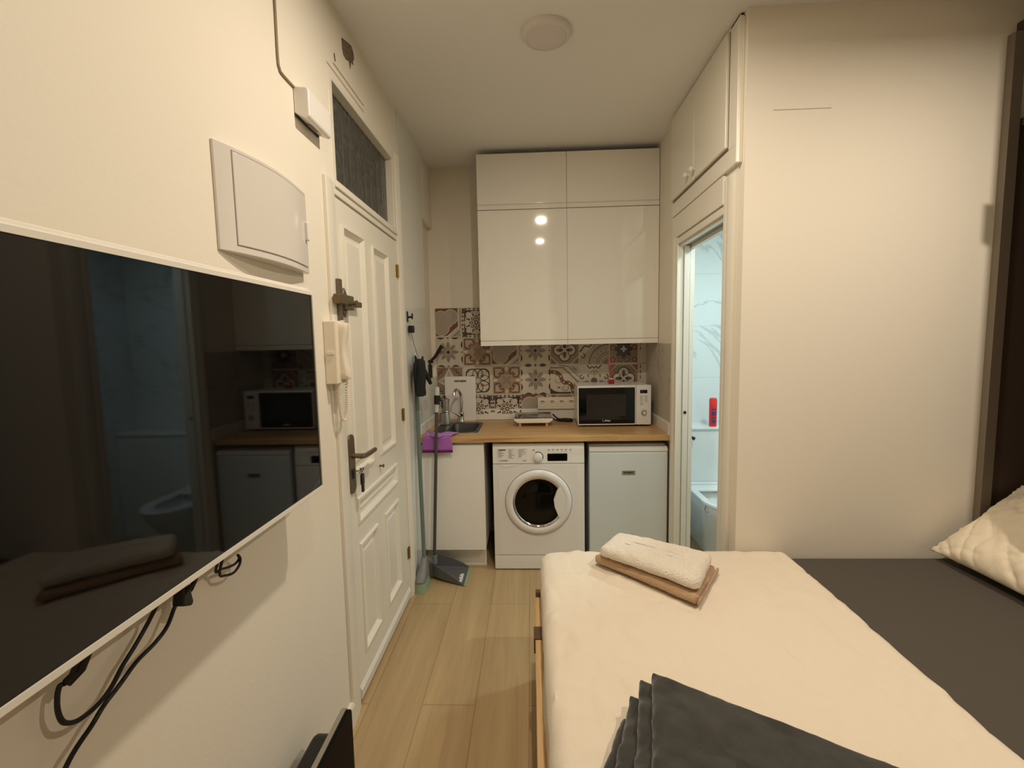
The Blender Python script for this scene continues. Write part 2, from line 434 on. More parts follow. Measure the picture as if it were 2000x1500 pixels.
# the strike of the rim lock + hinges
for z in (1.915, 1.107, 0.284):
    b = MB().cyl((XF + 0.006, 2.628, z - 0.036), (XF + 0.006, 2.628, z + 0.036), 0.006, n=12).box(XF - 0.001, XF + 0.003, 2.604, 2.628, z - 0.034, z + 0.034)
    b.build('hinge', 'gold_hinge', door)
b = MB().cyl((XF, 2.187, 0.926), (XF + 0.018, 2.187, 0.926), 0.005, n=12).cyl((XF + 0.018, 2.187, 0.926), (XF + 0.022, 2.187, 0.926), 0.009, n=12)
b.build('door_stud', 'bronze', door, smooth=True)
# rim lock: strike bar on the casing, body across the edge
LX = XL + 0.016
rl = thing('rim_lock', 'old bronze rim lock with bolt bar above the intercom', 'lock', (LX, 1.80, 1.60))
MB().box(LX, LX + 0.012, 1.742, 1.772, 1.690, 1.760).box(LX, LX + 0.009, 1.744, 1.774, 1.607, 1.690).build('strike_bar', 'bronze', rl, bevel=0.0015)
MB().box(LX + 0.004, LX + 0.030, 1.700, 1.775, 1.665, 1.700).build('bolt_keeper', 'old_brass', rl, bevel=0.003)
b = MB().box(XF + 0.002, XF + 0.030, 1.800, 1.885, 1.650, 1.706).prism([(1.815, 1.706), (1.832, 1.724), (1.842, 1.738), (1.852, 1.724), (1.868, 1.706)], 'X', XF + 0.002, XF + 0.012)
b.prism([(1.822, 1.650), (1.84, 1.620), (1.858, 1.650)], 'X', XF + 0.002, XF + 0.012)
b.build('lock_body', 'bronze', rl, bevel=0.003)
MB().box(XF + 0.008, XF + 0.026, 1.775, 1.985, 1.668, 1.690).build('bolt_bar', 'old_brass', rl, bevel=0.003)
MB().cyl((XF + 0.03, 1.842, 1.672), (XF + 0.052, 1.842, 1.672), 0.008, n=14).cyl((XF + 0.052, 1.842, 1.672), (XF + 0.058, 1.842, 1.672), 0.015, n=18).build('turn_knob', 'old_brass', rl, smooth=True)
# keys in the lock
kx = XF + 0.014
ky = thing('key_bunch', 'dark key and fob hanging from the entrance door lock', 'keys', (kx, 1.836, 0.94))
MB().cyl((kx, 1.836, 1.0), (kx + 0.028, 1.836, 1.0), 0.0035, n=10).cyl((kx + 0.024, 1.836, 1.0), (kx + 0.027, 1.836, 1.0), 0.013, n=18).build('key', 'steel', ky)
MB().tube([(kx + 0.026 + 0.004 * math.sin(q), 1.853 + 0.016 * math.cos(q), 0.998 + 0.010 * math.sin(q)) for q in [i * math.pi / 10 for i in range(21)]], 0.0018, 6).build('key_ring', 'dark_print', ky)
b = MB().prism(rrect(1.842, 1.868, 0.935, 0.985, 0.011), 'X', kx + 0.020, kx + 0.030).prism(rrect(1.847, 1.866, 0.905, 0.945, 0.008), 'X', kx + 0.021, kx + 0.029)
b.build('key_fob', 'black_plastic', ky, bevel=0.002)
# transom window above the door
w1 = MB(); ZT0, ZT1 = 2.145, 2.51
w1.box(XL - 0.05, XL + 0.004, DY0, 1.832, 2.085, TZ).box(XL - 0.05, XL + 0.004, 2.603, DY1, 2.085, TZ).box(XL - 0.05, XL + 0.004, 1.832, 2.603, 2.085, ZT0).box(XL - 0.05, XL + 0.004, 1.832, 2.603, ZT1, TZ)
win = struct(w1.build('window_1', 'white_gloss_paint', bevel=0.002), 'transom window of dark patterned glass above the entrance door')
MB().box(XL + 0.004, XL + 0.012, DY0 + 0.01, DY1 - 0.01, 2.112, 2.124).build('transom_bead', 'white_gloss_paint', win, bevel=0.002)
gx = XL - 0.034
MB().box(gx - 0.006, gx, 1.832, 2.603, ZT0, ZT1).build('glass_pane', 'patterned_glass', win)
b = MB(); random.seed(4)
for i in range(1, 9):
    y = 1.832 + 0.771 * i / 9 + random.uniform(-.008, .008); h0 = ZT0 + random.choice([0, .02, .10, .03]); h1 = ZT1 - random.choice([0, .06, .14, .02, .2])
    b.box(gx, gx + 0.002, y - 0.0018, y + 0.0018, h0, h1)
b.build('glass_rib', 'rib_grey', win)
# casing of the entrance door
cz = TZ + 0.01
b = MB()
pro = lambda y0, y1: [(XL - 0.0, y0), (XL + 0.012, y0), (XL + 0.016, y0 + 0.006), (XL + 0.014, (y0 + y1) / 2), (XL + 0.006, y1), (XL, y1)]
b.prism(pro(1.708, DY0 - 0.001), 'Z', 0.0, 2.125)
b.prism([(x, DY1 + 0.066 - (y - 1.708) * 0.7) for x, y in pro(1.708, DY0)], 'Z', 0.0, 2.56)
struct(b.build('trim_4', 'white_gloss_paint', bevel=0.0015))
struct(MB().box(XL - 0.05, XL - 0.001, 1.801, LY0 - 0.001, 0.0, 2.084).box(XL - 0.05, XL - 0.001, LY1 + 0.001, DY1 - 0.001, 0.0, 2.084).box(XL - 0.09, XL - 0.05, 1.801, DY1 - 0.001, 0.0, 2.084).build('trim_5', 'white_gloss_paint'))
# ragged plaster above the transom
random.seed(2)
pts = [(1.963, 2.738), (1.995, 2.748), (2.03, 2.760), (2.068, 2.768), (2.088, 2.752), (2.092, 2.728), (2.075, 2.712), (2.082, 2.700), (2.058, 2.700), (2.042, 2.664), (2.034, 2.690), (2.004, 2.678), (1.975, 2.680), (1.966, 2.70)]
tag(MB().prism(pts, 'X', XL - 0.004, XL + 0.0025).build('plaster_hole', 'ragged_plaster'), 'ragged brown hole in the plaster above the transom window', 'wall damage')
tag(MB().prism([(1.874, 2.628), (1.880, 2.632), (1.890, 2.592), (1.884, 2.588)], 'X', XL - 0.004, XL + 0.002).build('plaster_crack', 'crack_dark'), 'short dark crack in the plaster beside the ragged hole', 'wall damage')
struct(MB().box(XL, XL + 0.007, 1.86, 2.19, 2.585, 2.596).box(XL, XL + 0.005, 1.80, 2.19, 2.556, 2.564).build('trim_6', 'plaster', bevel=0.002))

# ------------------------------------------------------------------ things on the left wall
# breaker panel with a bowed lid
pb = thing('breaker_panel', 'white breaker panel with bowed lid on the wall above the television', 'electrical panel', (XL, 1.31, 1.745))
def bow(y):
    t = (y - 1.105) / 0.418
    return XL + 0.006 + 0.030 * math.sin(math.pi * min(1, max(0, t)) ** 0.9) + 0.016 * t
def bowslab(y0, y1, z0, z1, d, n=18):
    b = MB(); ysn = [y0 + (y1 - y0) * i / n for i in range(n + 1)]
    poly = [(bow(y) + d, y) for y in ysn] + [(XL, y1), (XL, y0)]
    return b.prism(poly, 'Z', z0, z1)
bowslab(1.105, 1.523, 1.745, 1.999, 0.0).build('panel_frame', 'panel_plastic', pb, bevel=0.002)
lid = MB(); n = 18; ysn = [1.152 + 0.354 * i / n for i in range(n + 1)]
lid.prism([(bow(y) + 0.0022, y) for y in ysn] + [(bow(y) - 0.004, y) for y in reversed(ysn)], 'Z', 1.764, 1.988)
lido = lid.build('panel_lid', 'panel_plastic', pb, bevel=0.002)
MB().prism([(bow(y) + 0.0007, y) for y in [1.1503 + 0.3574 * i / n for i in range(n + 1)]] + [(bow(y) - 0.003, y) for y in reversed([1.1503 + 0.3574 * i / n for i in range(n + 1)])], 'Z', 1.7623, 1.9897).build('lid_seam', 'grey_print', pb)
MB().prism(rrect(1.492, 1.506, 1.845, 1.905, 0.006), 'X', bow(1.5) + 0.003, bow(1.5) + 0.013).build('lid_latch', 'plastic_white', pb, bevel=0.002)
# alarm box with its cable
al = thing('alarm_box', 'small white plastic alarm box fed by a thin cable', 'alarm', (XL, 1.61, 2.24))
b = MB().prism([(XL, 2.250), (XL + 0.040, 2.232), (XL + 0.050, 2.240), (XL + 0.050, 2.318), (XL + 0.044, 2.328), (XL, 2.332)], 'Y', 1.527, 1.692)
b.build('alarm_housing', 'plastic_white', al, bevel=0.005, seg=3)
MB().box(XL + 0.014, XL + 0.032, 1.585, 1.635, 2.2365, 2.2415).build('speaker_grille', 'grey_print', al)
MB().box(XL + 0.001, XL + 0.006, 1.529, 1.69, 2.241, 2.251).build('back_plate', 'dark_print', al)
cb = bez([(XL + 0.004, 1.441, ZC), (XL + 0.004, 1.440, 2.525), (XL + 0.004, 1.438, 2.368), (XL + 0.004, 1.444, 2.338), (XL + 0.004, 1.462, 2.329), (XL + 0.004, 1.555, 2.328)], 8)
tag(MB().tube(cb, 0.0038, 8).build('alarm_cable', 'cable_paint', smooth=True), 'thin painted cable running up the wall from the alarm box', 'cable')
# intercom
ix = XL + 0.016
ic = thing('intercom_phone', 'cream wall intercom handset with coiled cord beside the entrance door', 'intercom', (ix, 1.69, 1.37))
MB().box(XL, ix + 0.030, 1.645, 1.728, 1.372, 1.600).build('intercom_base', 'plastic_cream', ic, bevel=0.005, seg=3)
b = MB(); pr = []
for i in range(17):
    t = i / 16; z = 1.592 - 0.205 * t
    d = 0.020 + 0.012 * (math.cos(math.pi * 2 * t) * 0.5 + 0.5)
    pr.append((z, d))
rings = [[(ix + 0.028 + (d if a > 0 else 0.0) * 1.0 * (1 if abs(q) < 0.9 else 0.7), 1.688 + q * 0.020 * (1.0 if i not in (0, 16) else 0.75), z) for (q, a) in ((-1, 0), (-1, 1), (-0.6, 1), (0.6, 1), (1, 1), (1, 0))] for i, (z, d) in enumerate(pr)]
b.loops(rings, True, True).build('handset', 'plastic_cream', ic, bevel=0.003, smooth=True)
MB().box(XL + 0.012, ix + 0.022, 1.640, 1.645, 1.480, 1.490).build('side_button', 'plastic_white', ic)
path = bez([(ix + 0.018, 1.672, 1.372), (ix + 0.016, 1.676, 1.33), (ix + 0.016, 1.684, 1.27), (ix + 0.018, 1.700, 1.232), (ix + 0.024, 1.716, 1.255), (ix + 0.032, 1.714, 1.32), (ix + 0.040, 1.694, 1.392)], 40)
hel = []
for i, p in enumerate(path):
    q = i * 2 * math.pi / 5.0
    hel.append(p + Vector((0.0062 * math.cos(q), 0.0062 * math.sin(q), 0)))
MB().tube(hel, 0.0017, 5).build('coiled_cord', 'plastic_cream', ic, smooth=True)

# television on its wall bracket
TX, TY1, TZ0, TZ1 = -0.620, 1.314, 1.1044, 1.6546
TY0 = TY1 - 0.979
tv = thing('television', 'large wall television with black screen and white frame', 'television', (TX, (TY0 + TY1) / 2, TZ0))
b = MB(); bz = 0.0115
o0 = rrect(TY0 - bz, TY1 + bz, TZ0 - bz, TZ1 + bz, 0.004, 2); i0 = rrect(TY0, TY1, TZ0, TZ1, 0.001, 2)
fr_ = lambda d, k=0.0: rrect(TY0 - bz - d + k, TY1 + bz + d - k, TZ0 - bz - d + k, TZ1 + bz + d - k, 0.004, 2)
b.loops([[(TX - 0.042, y, z) for y, z in fr_(.006)], [(TX - 0.036, y, z) for y, z in fr_(.010)], [(TX - 0.016, y, z) for y, z in fr_(.010)], [(TX - 0.013, y, z) for y, z in fr_(.008)], [(TX - 0.012, y, z) for y, z in fr_(-.002)], [(TX - 0.010, y, z) for y, z in fr_(0)], [(TX + 0.002, y, z) for y, z in fr_(0)], [(TX + 0.004, y, z) for y, z in fr_(0, .002)], [(TX + 0.004, y, z) for y, z in i0], [(TX, y, z) for y, z in i0]], False, True)
b.build('screen_frame', 'tv_white', tv)
MB().box(TX - 0.010, TX + 0.0005, TY0 - 0.001, TY1 + 0.001, TZ0 - 0.001, TZ1 + 0.001).build('screen', 'screen_black', tv)
MB().box(TX - 0.066, TX - 0.040, TY0 + 0.22, TY1 - 0.22, TZ0 + 0.05, TZ1 - 0.15).build('rear_housing', 'tv_white', tv, bevel=0.008)
MB().box(XL, TX - 0.064, TY0 + 0.38, TY1 - 0.42, TZ0 + 0.12, TZ1 - 0.20).build('wall_bracket', 'dark_print', tv)
MB().box(TX - 0.040, TX - 0.020, TY1 - 0.075, TY1 - 0.060, TZ0 - 0.026, TZ0 - 0.008).build('frame_tab', 'tv_white', tv)
# cables hanging below the television
CX = XL + 0.022
def cab(pts): return bez([(CX + dx, y, z) for dx, y, z in pts], 8)
cA = [(.050, .640, 1.10), (.008, .640, 1.018), (0, .630, 1.010), (0, .624, .983), (0, .628, .957), (0, .640, .943), (0, .657, .936), (0, .684, .936), (0, .709, .945), (0, .735, .967), (0, .763, .985), (.004, .796, 1.017), (.048, .800, 1.10)]
t = tag(MB().tube(cab(cA), 0.0038, 8).build('television_cable', 'black_rubber', smooth=True), 'black cable looping in a deep curve below the television', 'cable')
MB().tube([(CX + .004, .636, 1.010), (CX + .012, .652, 1.022), (CX + .048, .655, 1.10)], 0.008, 8).build('plug', 'black_rubber', t, bevel=0.002)
cB = [(.040, .866, 1.05), (.008, .856, 1.010), (.008, .847, 1.004), (.010, .823, .981), (.010, .793, .969), (.010, .752, .962), (.010, .717, .947), (.010, .686, .935), (.010, .663, .92), (.006, .62, .887), (0, .57, .80), (0, .50, .62)]
t = tag(MB().tube(cab(cB), 0.0038, 8).build('power_cable', 'black_rubber', smooth=True), 'black power cable running straight down to the left from the television', 'cable')
MB().prism([(.850, 1.006), (.874, .994), (.880, 1.0), (.872, 1.04), (.862, 1.055)], 'X', CX + .0, CX + .024).build('plug', 'black_plastic', t, bevel=0.003)
cC = [(.048, .955, 1.10), (.004, .976, 1.017), (0, .999, 1.007), (0, 1.042, .996), (0, 1.064, 1.0), (.006, 1.052, 1.016), (.006, 1.060, 1.004), (.006, 1.055, .990), (.006, 1.033, .982), (.006, 1.004, .990), (.006, .985, 1.007), (.048, .965, 1.10)]
tag(MB().tube(cab(cC), 0.0030, 8).build('cable_loop', 'black_rubber', smooth=True), 'small tied loop of black cable peeking out below the television', 'cable')
t = tag(MB().tube(cab([(.048, .872, 1.10), (.008, .880, 1.030), (.006, .888, 1.016), (.008, .900, 1.02), (.048, .895, 1.10)]), 0.0035, 8).build('connector_cable', 'black_rubber', smooth=True), 'short curl of black connector cable under the television centre', 'cable')

# black panel standing on the floor at the left wall
mn = thing('monitor', 'black flat panel with grey rim standing on the floor beside the left wall', 'monitor', (-0.62, 1.12, 0.0))
b = MB().prism(rrect(0.70, 1.392, 0.055, 0.345, 0.022), 'X', -0.612, -0.600); b.build('front_panel', 'panel_black', mn, bevel=0.001)
b = MB().prism(rrect(0.698, 1.394, 0.053, 0.347, 0.022), 'X', -0.628, -0.613); b.build('rim', 'grey_rim', mn, bevel=0.001)
b = MB().prism(rrect(0.76, 1.345, 0.055, 0.318, 0.05), 'X', -0.690, -0.629); b.build('rear_cover', 'black_plastic', mn, bevel=0.012, seg=4)
MB().box(-0.70, -0.56, 0.85, 1.20, 0.0, 0.012).box(-0.66, -0.63, 0.98, 1.06, 0.012, 0.06).build('stand_foot', 'black_plastic', mn, bevel=0.003)

# ------------------------------------------------------------------ overhead cupboard + bathroom door
ZL = 2.238
oc = thing('overhead_cupboard', 'white cupboard set in the wall above the bathroom door', 'cupboard', (XR, 2.5, ZL))
XC = XR - 0.018
b = MB().box(XC, XR, 2.055, 2.957, ZL, 2.318).box(XC, XR, 2.055, 2.148, 2.318, ZC).box(XC, XR, 2.055, 2.957, ZC - 0.012, ZC).box(XC, XR, 2.949, 2.957, 2.318, ZC)
b.box(XC - 0.008, XR, 2.046, 2.058, ZL - 0.004, ZC - 0.02)
b.build('frame', 'white_gloss_paint', oc, bevel=0.003)
for k, (y0, y1, ky_) in enumerate(((2.154, 2.549, 2.527), (2.553, 2.945, 2.619))):
    d = MB().box(XC - 0.012, XC + 0.004, y0, y1, 2.332, ZC - 0.014).build('cupboard_door', 'white_gloss_paint', oc, bevel=0.004)
    MB().lathe([(0.004, 0.0), (0.005, -0.010), (0.012, -0.014), (0.0145, -0.022), (0.011, -0.030), (0.003, -0.032)], (XC - 0.012, ky_, 2.376), 'X', 18).build('door_knob', 'plastic_white', d, smooth=True)
# bathroom door opening: casing, jambs, header track
def archi(y0, y1):   # y0 inner edge, y1 outer edge
    return [(XR, y0), (XR - 0.012, y0), (XR - 0.014, y0 + (y1 - y0) * 0.25), (XR - 0.010, y0 + (y1 - y0) * 0.32), (XR - 0.020, y0 + (y1 - y0) * 0.5), (XR - 0.022, y0 + (y1 - y0) * 0.8), (XR - 0.014, y1), (XR, y1)]
b = MB().prism(archi(2.200, 2.090), 'Z', 0.0, 2.205)
b.prism(archi(2.862, 2.950), 'Z', 0.0, 2.115)
b.box(XR - 0.016, XR, 2.200, 2.950, 2.107, 2.232).box(XR - 0.010, XR, 2.200, 2.862, 2.066, 2.100)
struct(b.build('trim_7', 'white_gloss_paint', bevel=0.0015))
d2 = MB().box(XR + 0.002, XR + 0.093, 2.172, 2.199, 0, BZ)
d2.box(XR + 0.001, XR + 0.028, 2.868, 2.898, 0, BZ).box(XR + 0.068, XR + 0.093, 2.868, 2.898, 0, BZ)
d2.box(XR + 0.002, XR + 0.028, 2.20, 2.868, BZ - 0.016, BZ - 0.001).box(XR + 0.068, XR + 0.093, 2.20, 2.868, BZ - 0.030, BZ - 0.001)
dd = struct(d2.build('door_2', 'white_satin', bevel=0.001), 'white sliding bathroom door pocketed in its far jamb')
sl = MB().box(XR + 0.031, XR + 0.064, 2.862, 2.898, 0.01, BZ - 0.012)
slo = sl.build('sliding_leaf', 'white_satin', dd, bevel=0.002)
MB().cyl((XR + 0.046, 2.8625, 1.060), (XR + 0.046, 2.8600, 1.060), 0.0095, n=20).build('finger_pull', 'black_plastic', slo)
MB().box(XR + 0.029, XR + 0.067, 2.20, 2.862, BZ - 0.010, BZ - 0.002).build('track', 'grey_rim', dd)

# ------------------------------------------------------------------ bathroom things
to = thing('toilet', 'white back-to-wall toilet seen through the bathroom door', 'toilet', (1.325, 3.22, 0))
tx, ty0, ty1 = 1.325, 2.93, 3.50
def seat_outline(w, yb, yf, n=28):
    out = []
    for i in range(n + 1):
        q = math.pi * i / n
        out.append((tx - w * math.cos(q), yf + (w * 1.25) - (w * 1.25) * math.sin(q)))
    return [(tx - w, yb)] + out + [(tx + w, yb)]
def ringz(w, yb, yf, z): return [(x, y, z) for x, y in seat_outline(w, yb, yf)]
b = MB(); b.loops([ringz(0.118, 3.517, 3.16, 0.0), ringz(0.120, 3.517, 3.14, 0.06), ringz(0.135, 3.517, 3.08, 0.18), ringz(0.165, 3.517, 2.97, 0.32), ringz(0.178, 3.517, 2.94, 0.385), ringz(0.178, 3.517, 2.94, 0.392), ringz(0.150, 3.42, 2.98, 0.392), ringz(0.10, 3.36, 3.06, 0.25), ringz(0.05, 3.30, 3.14, 0.20)], True, True)
b.build('bowl', 'ceramic', to, smooth=True)
b = MB(); b.loops([ringz(0.182, 3.47, 2.932, 0.394), ringz(0.184, 3.47, 2.928, 0.404), ringz(0.180, 3.47, 2.934, 0.414), ringz(0.134, 3.385, 3.020, 0.412), ringz(0.126, 3.375, 3.035, 0.402), ringz(0.128, 3.375, 3.03, 0.394)], False, False)
b.build('seat', 'ceramic', to, smooth=True)
b = MB().prism(rrect(tx - 0.175, tx + 0.175, 3.474, 3.515, 0.012), 'Z', 0.394, 0.425); b.build('hinge_block', 'ceramic', to, bevel=0.006)
MB().tube(bez([(1.153, 3.08, 0.392), (1.146, 3.08, 0.372), (1.150, 3.07, 0.355), (1.160, 3.06, 0.358)], 5), 0.003, 6).build('hanging_hook', 'steel', to)
sp = thing('spray_can', 'red spray can standing on the white bathroom ledge', 'can', (1.333, 3.58, 0.842))
cx_, cy_ = 1.371, 3.560
MB().lathe([(0.026, 0.0), (0.028, 0.004), (0.028, 0.150), (0.025, 0.158)], (cx_, cy_, 0.842), n=28).build('can_body', 'red_can', sp, smooth=True)
MB().lathe([(0.0285, 0.156), (0.0285, 0.20), (0.024, 0.213), (0.016, 0.216)], (cx_, cy_, 0.842), n=28).build('can_cap', 'red_can_cap', sp, smooth=True)
b = MB()
for z, h in ((0.03, .02), (0.06, .012), (0.085, .03), (0.125, .012)):
    pts = [(cx_ + 0.0286 * math.sin(q), cy_ - 0.0286 * math.cos(q)) for q in [-.7 + 1.2 * i / 8 for i in range(9)]]
    for (a, c) in zip(pts[:-1], pts[1:]):
        b.add([(a[0], a[1], .842 + z), (c[0], c[1], .842 + z), (c[0], c[1], .842 + z + h), (a[0], a[1], .842 + z + h)], [(0, 1, 2, 3)])
b.build('can_label', 'can_print', sp)
hk = thing('black_knob', 'small black knob on the white panel below the bathroom ledge', 'hook', (1.205, LY, 0.76))  # plain black knob on the cistern panel
MB().cyl((1.198, LY, 0.768), (1.198, LY - 0.03, 0.768), 0.009, n=16).cyl((1.198, LY - 0.028, 0.768), (1.214, LY - 0.034, 0.758), 0.012, n=16).build('knob_body', 'black_plastic', hk, smooth=True)

# ------------------------------------------------------------------ lamps
def round_lamp(name, label, loc, on, rad=0.108, col='lamp_on'):
    t = thing(name, label, 'ceiling light', loc)
    x, y, z = loc
    MB().lathe([(rad, 0.0), (rad, -0.010), (rad * 0.90, -0.022), (rad * 0.80, -0.024), (rad * 0.78, -0.018), (rad * 0.5, -0.016)], (x, y, z), n=64).build('lamp_rim', 'lamp_frame', t, smooth=True)
    MB().lathe([(rad * 0.79, -0.012), (rad * 0.79, -0.0235), (rad * 0.74, -0.026), (rad * 0.3, -0.0265)], (x, y, z), n=64).build('diffuser', col if on else 'lamp_off', t, smooth=True)
    return t
round_lamp('ceiling_light', 'round white ceiling light, switched off, above the kitchen end', (0.086, 2.118, ZC), False)
round_lamp('ceiling_light', 'round lit ceiling light next to the switched-off one', LAMPS[0], True, 0.05)
round_lamp('ceiling_light', 'round lit ceiling light over the middle of the television', LAMPS[1], True, 0.05)
sl_ = thing('ceiling_spotlight', 'white cylindrical ceiling spotlight above the bed', 'ceiling light', LAMPS[2])
MB().lathe([(0.052, 0.0), (0.054, -0.004), (0.054, -0.134), (0.046, -0.136), (0.045, -0.128), (0.02, -0.126)], LAMPS[2], n=48).build('spotlight_body', 'lamp_frame', sl_, smooth=True)
MB().lathe([(0.044, -0.127), (0.044, -0.1325), (0.02, -0.1335)], LAMPS[2], n=40).build('diffuser', 'lamp_on', sl_, smooth=True)
round_lamp('bathroom_light', 'round cool white ceiling light inside the bathroom', (BATH_LAMP[0], BATH_LAMP[1], 2.40), True, 0.12, 'lamp_on_cool')
tag(MB().box(0.994, 1.222, YW - 0.0015, YW + 0.004, 2.4222, 2.4248).build('wall_crack', 'grime'), 'thin horizontal line across the far cream wall', 'wall mark')

# ------------------------------------------------------------------ kitchen: wall cabinets
CXL, CXR, CYF = -0.352, 0.883, 3.290
CMX = 0.2595
wc = thing('wall_cabinet', 'tall glossy white wall cabinet with four doors above the worktop', 'cabinet', ((CXL + CXR) / 2, 3.45, 1.483))
MB().box(CXL, CXR, CYF + 0.020, YB - 0.002, 1.492, 2.776).build('carcass', 'cabinet_matte', wc)
def cab_door(x0, x1, z0, z1):
    h = 0.036
    poly = [(CYF + 0.019, z0), (CYF + 0.001, z0), (CYF, z0 + 0.002), (CYF + 0.0015, z0 + h - 0.008), (CYF + 0.010, z0 + h - 0.003), (CYF + 0.002, z0 + h), (CYF, z0 + h + 0.003), (CYF, z1 - 0.0015), (CYF + 0.0015, z1), (CYF + 0.019, z1)]
    return MB().prism(poly, 'X', x0, x1).build('cabinet_door', 'cabinet_gloss', wc, bevel=0.0008, seg=1)
for x0, x1 in ((CXL, CMX - 0.0015), (CMX + 0.0015, CXR)):
    cab_door(x0, x1, 2.413, 2.781); cab_door(x0, x1, 1.483, 2.4085)
# ------------------------------------------------------------------ worktop, base cabinet, sink
WY0, WZ0, WZ1 = 2.954, 0.866, 0.903
SX0, SX1, SY0, SY1 = -0.672, -0.372, 3.095, 3.492
b = MB().box(XL + 0.001, SX0, WY0, YB - 0.001, WZ0, WZ1).box(SX1, 0.884, WY0, YB - 0.001, WZ0, WZ1).box(SX0, SX1, WY0, SY0, WZ0, WZ1).box(SX0, SX1, SY1, YB - 0.001, WZ0, WZ1)
# weld the four strips into one slab with a cut-out
wt = MB()
xs_ = [XL + 0.008, SX0, SX1, 0.878]; yy_ = [WY0, SY0, SY1, YB - 0.013]
idx = {}
def vid(i, j, k):
    if (i, j, k) not in idx:
        idx[(i, j, k)] = len(wt.v); wt.v.append(Vector((xs_[i], yy_[j], (WZ0, WZ1)[k])))
    return idx[(i, j, k)]
def F(*a): wt.f.append([vid(*q) for q in a]); wt.mi.append(0)
for i in range(3):
    for j in range(3):
        if (i, j) == (1, 1): continue
        for k in (0, 1): F((i, j, k), (i + 1, j, k), (i + 1, j + 1, k), (i, j + 1, k))
for i in range(3):
    F((i, 0, 0), (i + 1, 0, 0), (i + 1, 0, 1), (i, 0, 1)); F((i, 3, 0), (i + 1, 3, 0), (i + 1, 3, 1), (i, 3, 1))
    F((0, i, 0), (0, i + 1, 0), (0, i + 1, 1), (0, i, 1)); F((3, i, 0), (3, i + 1, 0), (3, i + 1, 1), (3, i, 1))
F((1, 1, 0), (2, 1, 0), (2, 1, 1), (1, 1, 1)); F((1, 2, 0), (2, 2, 0), (2, 2, 1), (1, 2, 1)); F((1, 1, 0), (1, 2, 0), (1, 2, 1), (1, 1, 1)); F((2, 1, 0), (2, 2, 0), (2, 2, 1), (2, 1, 1))
tag(wt.build('worktop', 'oak_worktop', bevel=0.002), 'oak kitchen worktop spanning the whole recess', 'worktop')
# white upstand round the worktop
b = MB().box(-0.70, 0.872, YB - 0.012, YB, WZ1 + .0005, 0.986).box(XL, XL + 0.0125, 3.02, YB, WZ1 + .0005, 0.972).box(XR - 0.016, XR, 3.0, YB - .012, WZ1 - 0.03, 0.972)
b.box(XR - 0.024, XR, 2.955, 3.0, WZ0, 0.972)
struct(b.build('trim_8', 'white_satin', bevel=0.002))
# base cabinet
bc = thing('base_cabinet', 'white base cabinet under the sink', 'cabinet', (-0.52, 3.25, 0))
MB().box(XL + 0.008, -0.318, 2.995, 3.60, 0.136, 0.70).box(-0.336, -0.318, 2.995, 3.60, 0.70, WZ0 - .002).box(XL + 0.008, XL + 0.024, 2.995, 3.60, 0.70, WZ0 - .002).box(XL + .024, -.336, 2.995, 3.01, .70, WZ0 - .002).build('carcass', 'cabinet_matte', bc)
MB().box(XL + 0.009, -0.316, 2.974, 2.993, 0.138, 0.848).build('cabinet_door', 'cabinet_matte', bc, bevel=0.0015)
MB().box(XL + 0.009, -0.322, 3.045, 3.06, 0.0, 0.135).build('plinth', 'cabinet_matte', bc)
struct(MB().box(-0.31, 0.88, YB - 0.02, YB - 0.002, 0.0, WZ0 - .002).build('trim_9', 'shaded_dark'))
# sink with bowl, drain and faucet
sk = thing('sink', 'dark grey inset kitchen sink', 'sink', (-0.522, 3.3, 0.73))
def rr(ins, r, z): return [(x, y, z) for x, y in rrect(SX0 + ins, SX1 - ins, SY0 + ins, SY1 - ins, r, 6)]
def rrb(ins, r, z): return [(x, y, z) for x, y in rrect(-0.592 + ins, SX1 - 0.014 - ins, SY0 + 0.014 + ins, SY1 - 0.05 - ins, r, 6)]
b = MB(); b.loops([rr(-0.008, 0.055, WZ1 + 0.0005), rr(-0.006, 0.053, WZ1 + 0.004), rr(0.004, 0.045, WZ1 + 0.004), rrb(0.0, 0.045, WZ1 + 0.0035), rrb(0.006, 0.04, WZ1 - 0.004), rrb(0.016, 0.04, WZ1 - 0.14), rrb(0.04, 0.03, WZ1 - 0.16)], True, False)
b.keep_normals = False
b.build('sink_bowl', 'sink_grey', sk, smooth=True)
MB().lathe([(0.03, 0.0), (0.032, 0.003), (0.012, 0.004)], (-0.49, 3.28, WZ1 - 0.1597), n=24).build('drain', 'steel', sk, smooth=True)
fx, fy = -0.540, 3.529
fa = thing('faucet', 'chrome single-lever faucet with curved spout behind the sink', 'faucet', (fx, fy, WZ1))
MB().lathe([(0.026, 0.0), (0.026, 0.006), (0.022, 0.010), (0.021, 0.06), (0.023, 0.066), (0.018, 0.078)], (fx, fy, WZ1), n=28).build('faucet_body', 'chrome', fa, smooth=True)
MB().tube(bez([(fx, fy, WZ1 + 0.07), (fx + 0.004, fy - 0.004, WZ1 + 0.15), (fx - 0.002, fy - 0.012, WZ1 + 0.22), (fx - 0.018, fy - 0.05, WZ1 + 0.254), (fx - 0.032, fy - 0.09, WZ1 + 0.245), (fx - 0.036, fy - 0.105, WZ1 + 0.215)], 8), [0.011] * 41, 14).build('spout', 'chrome', fa, smooth=True)
MB().tube([(fx - 0.010, fy - 0.012, WZ1 + 0.050), (fx - 0.045, fy - 0.030, WZ1 + 0.075), (fx - 0.072, fy - 0.045, WZ1 + 0.092)], [0.011, 0.008, 0.007], 12).build('faucet_lever', 'chrome', fa, smooth=True)
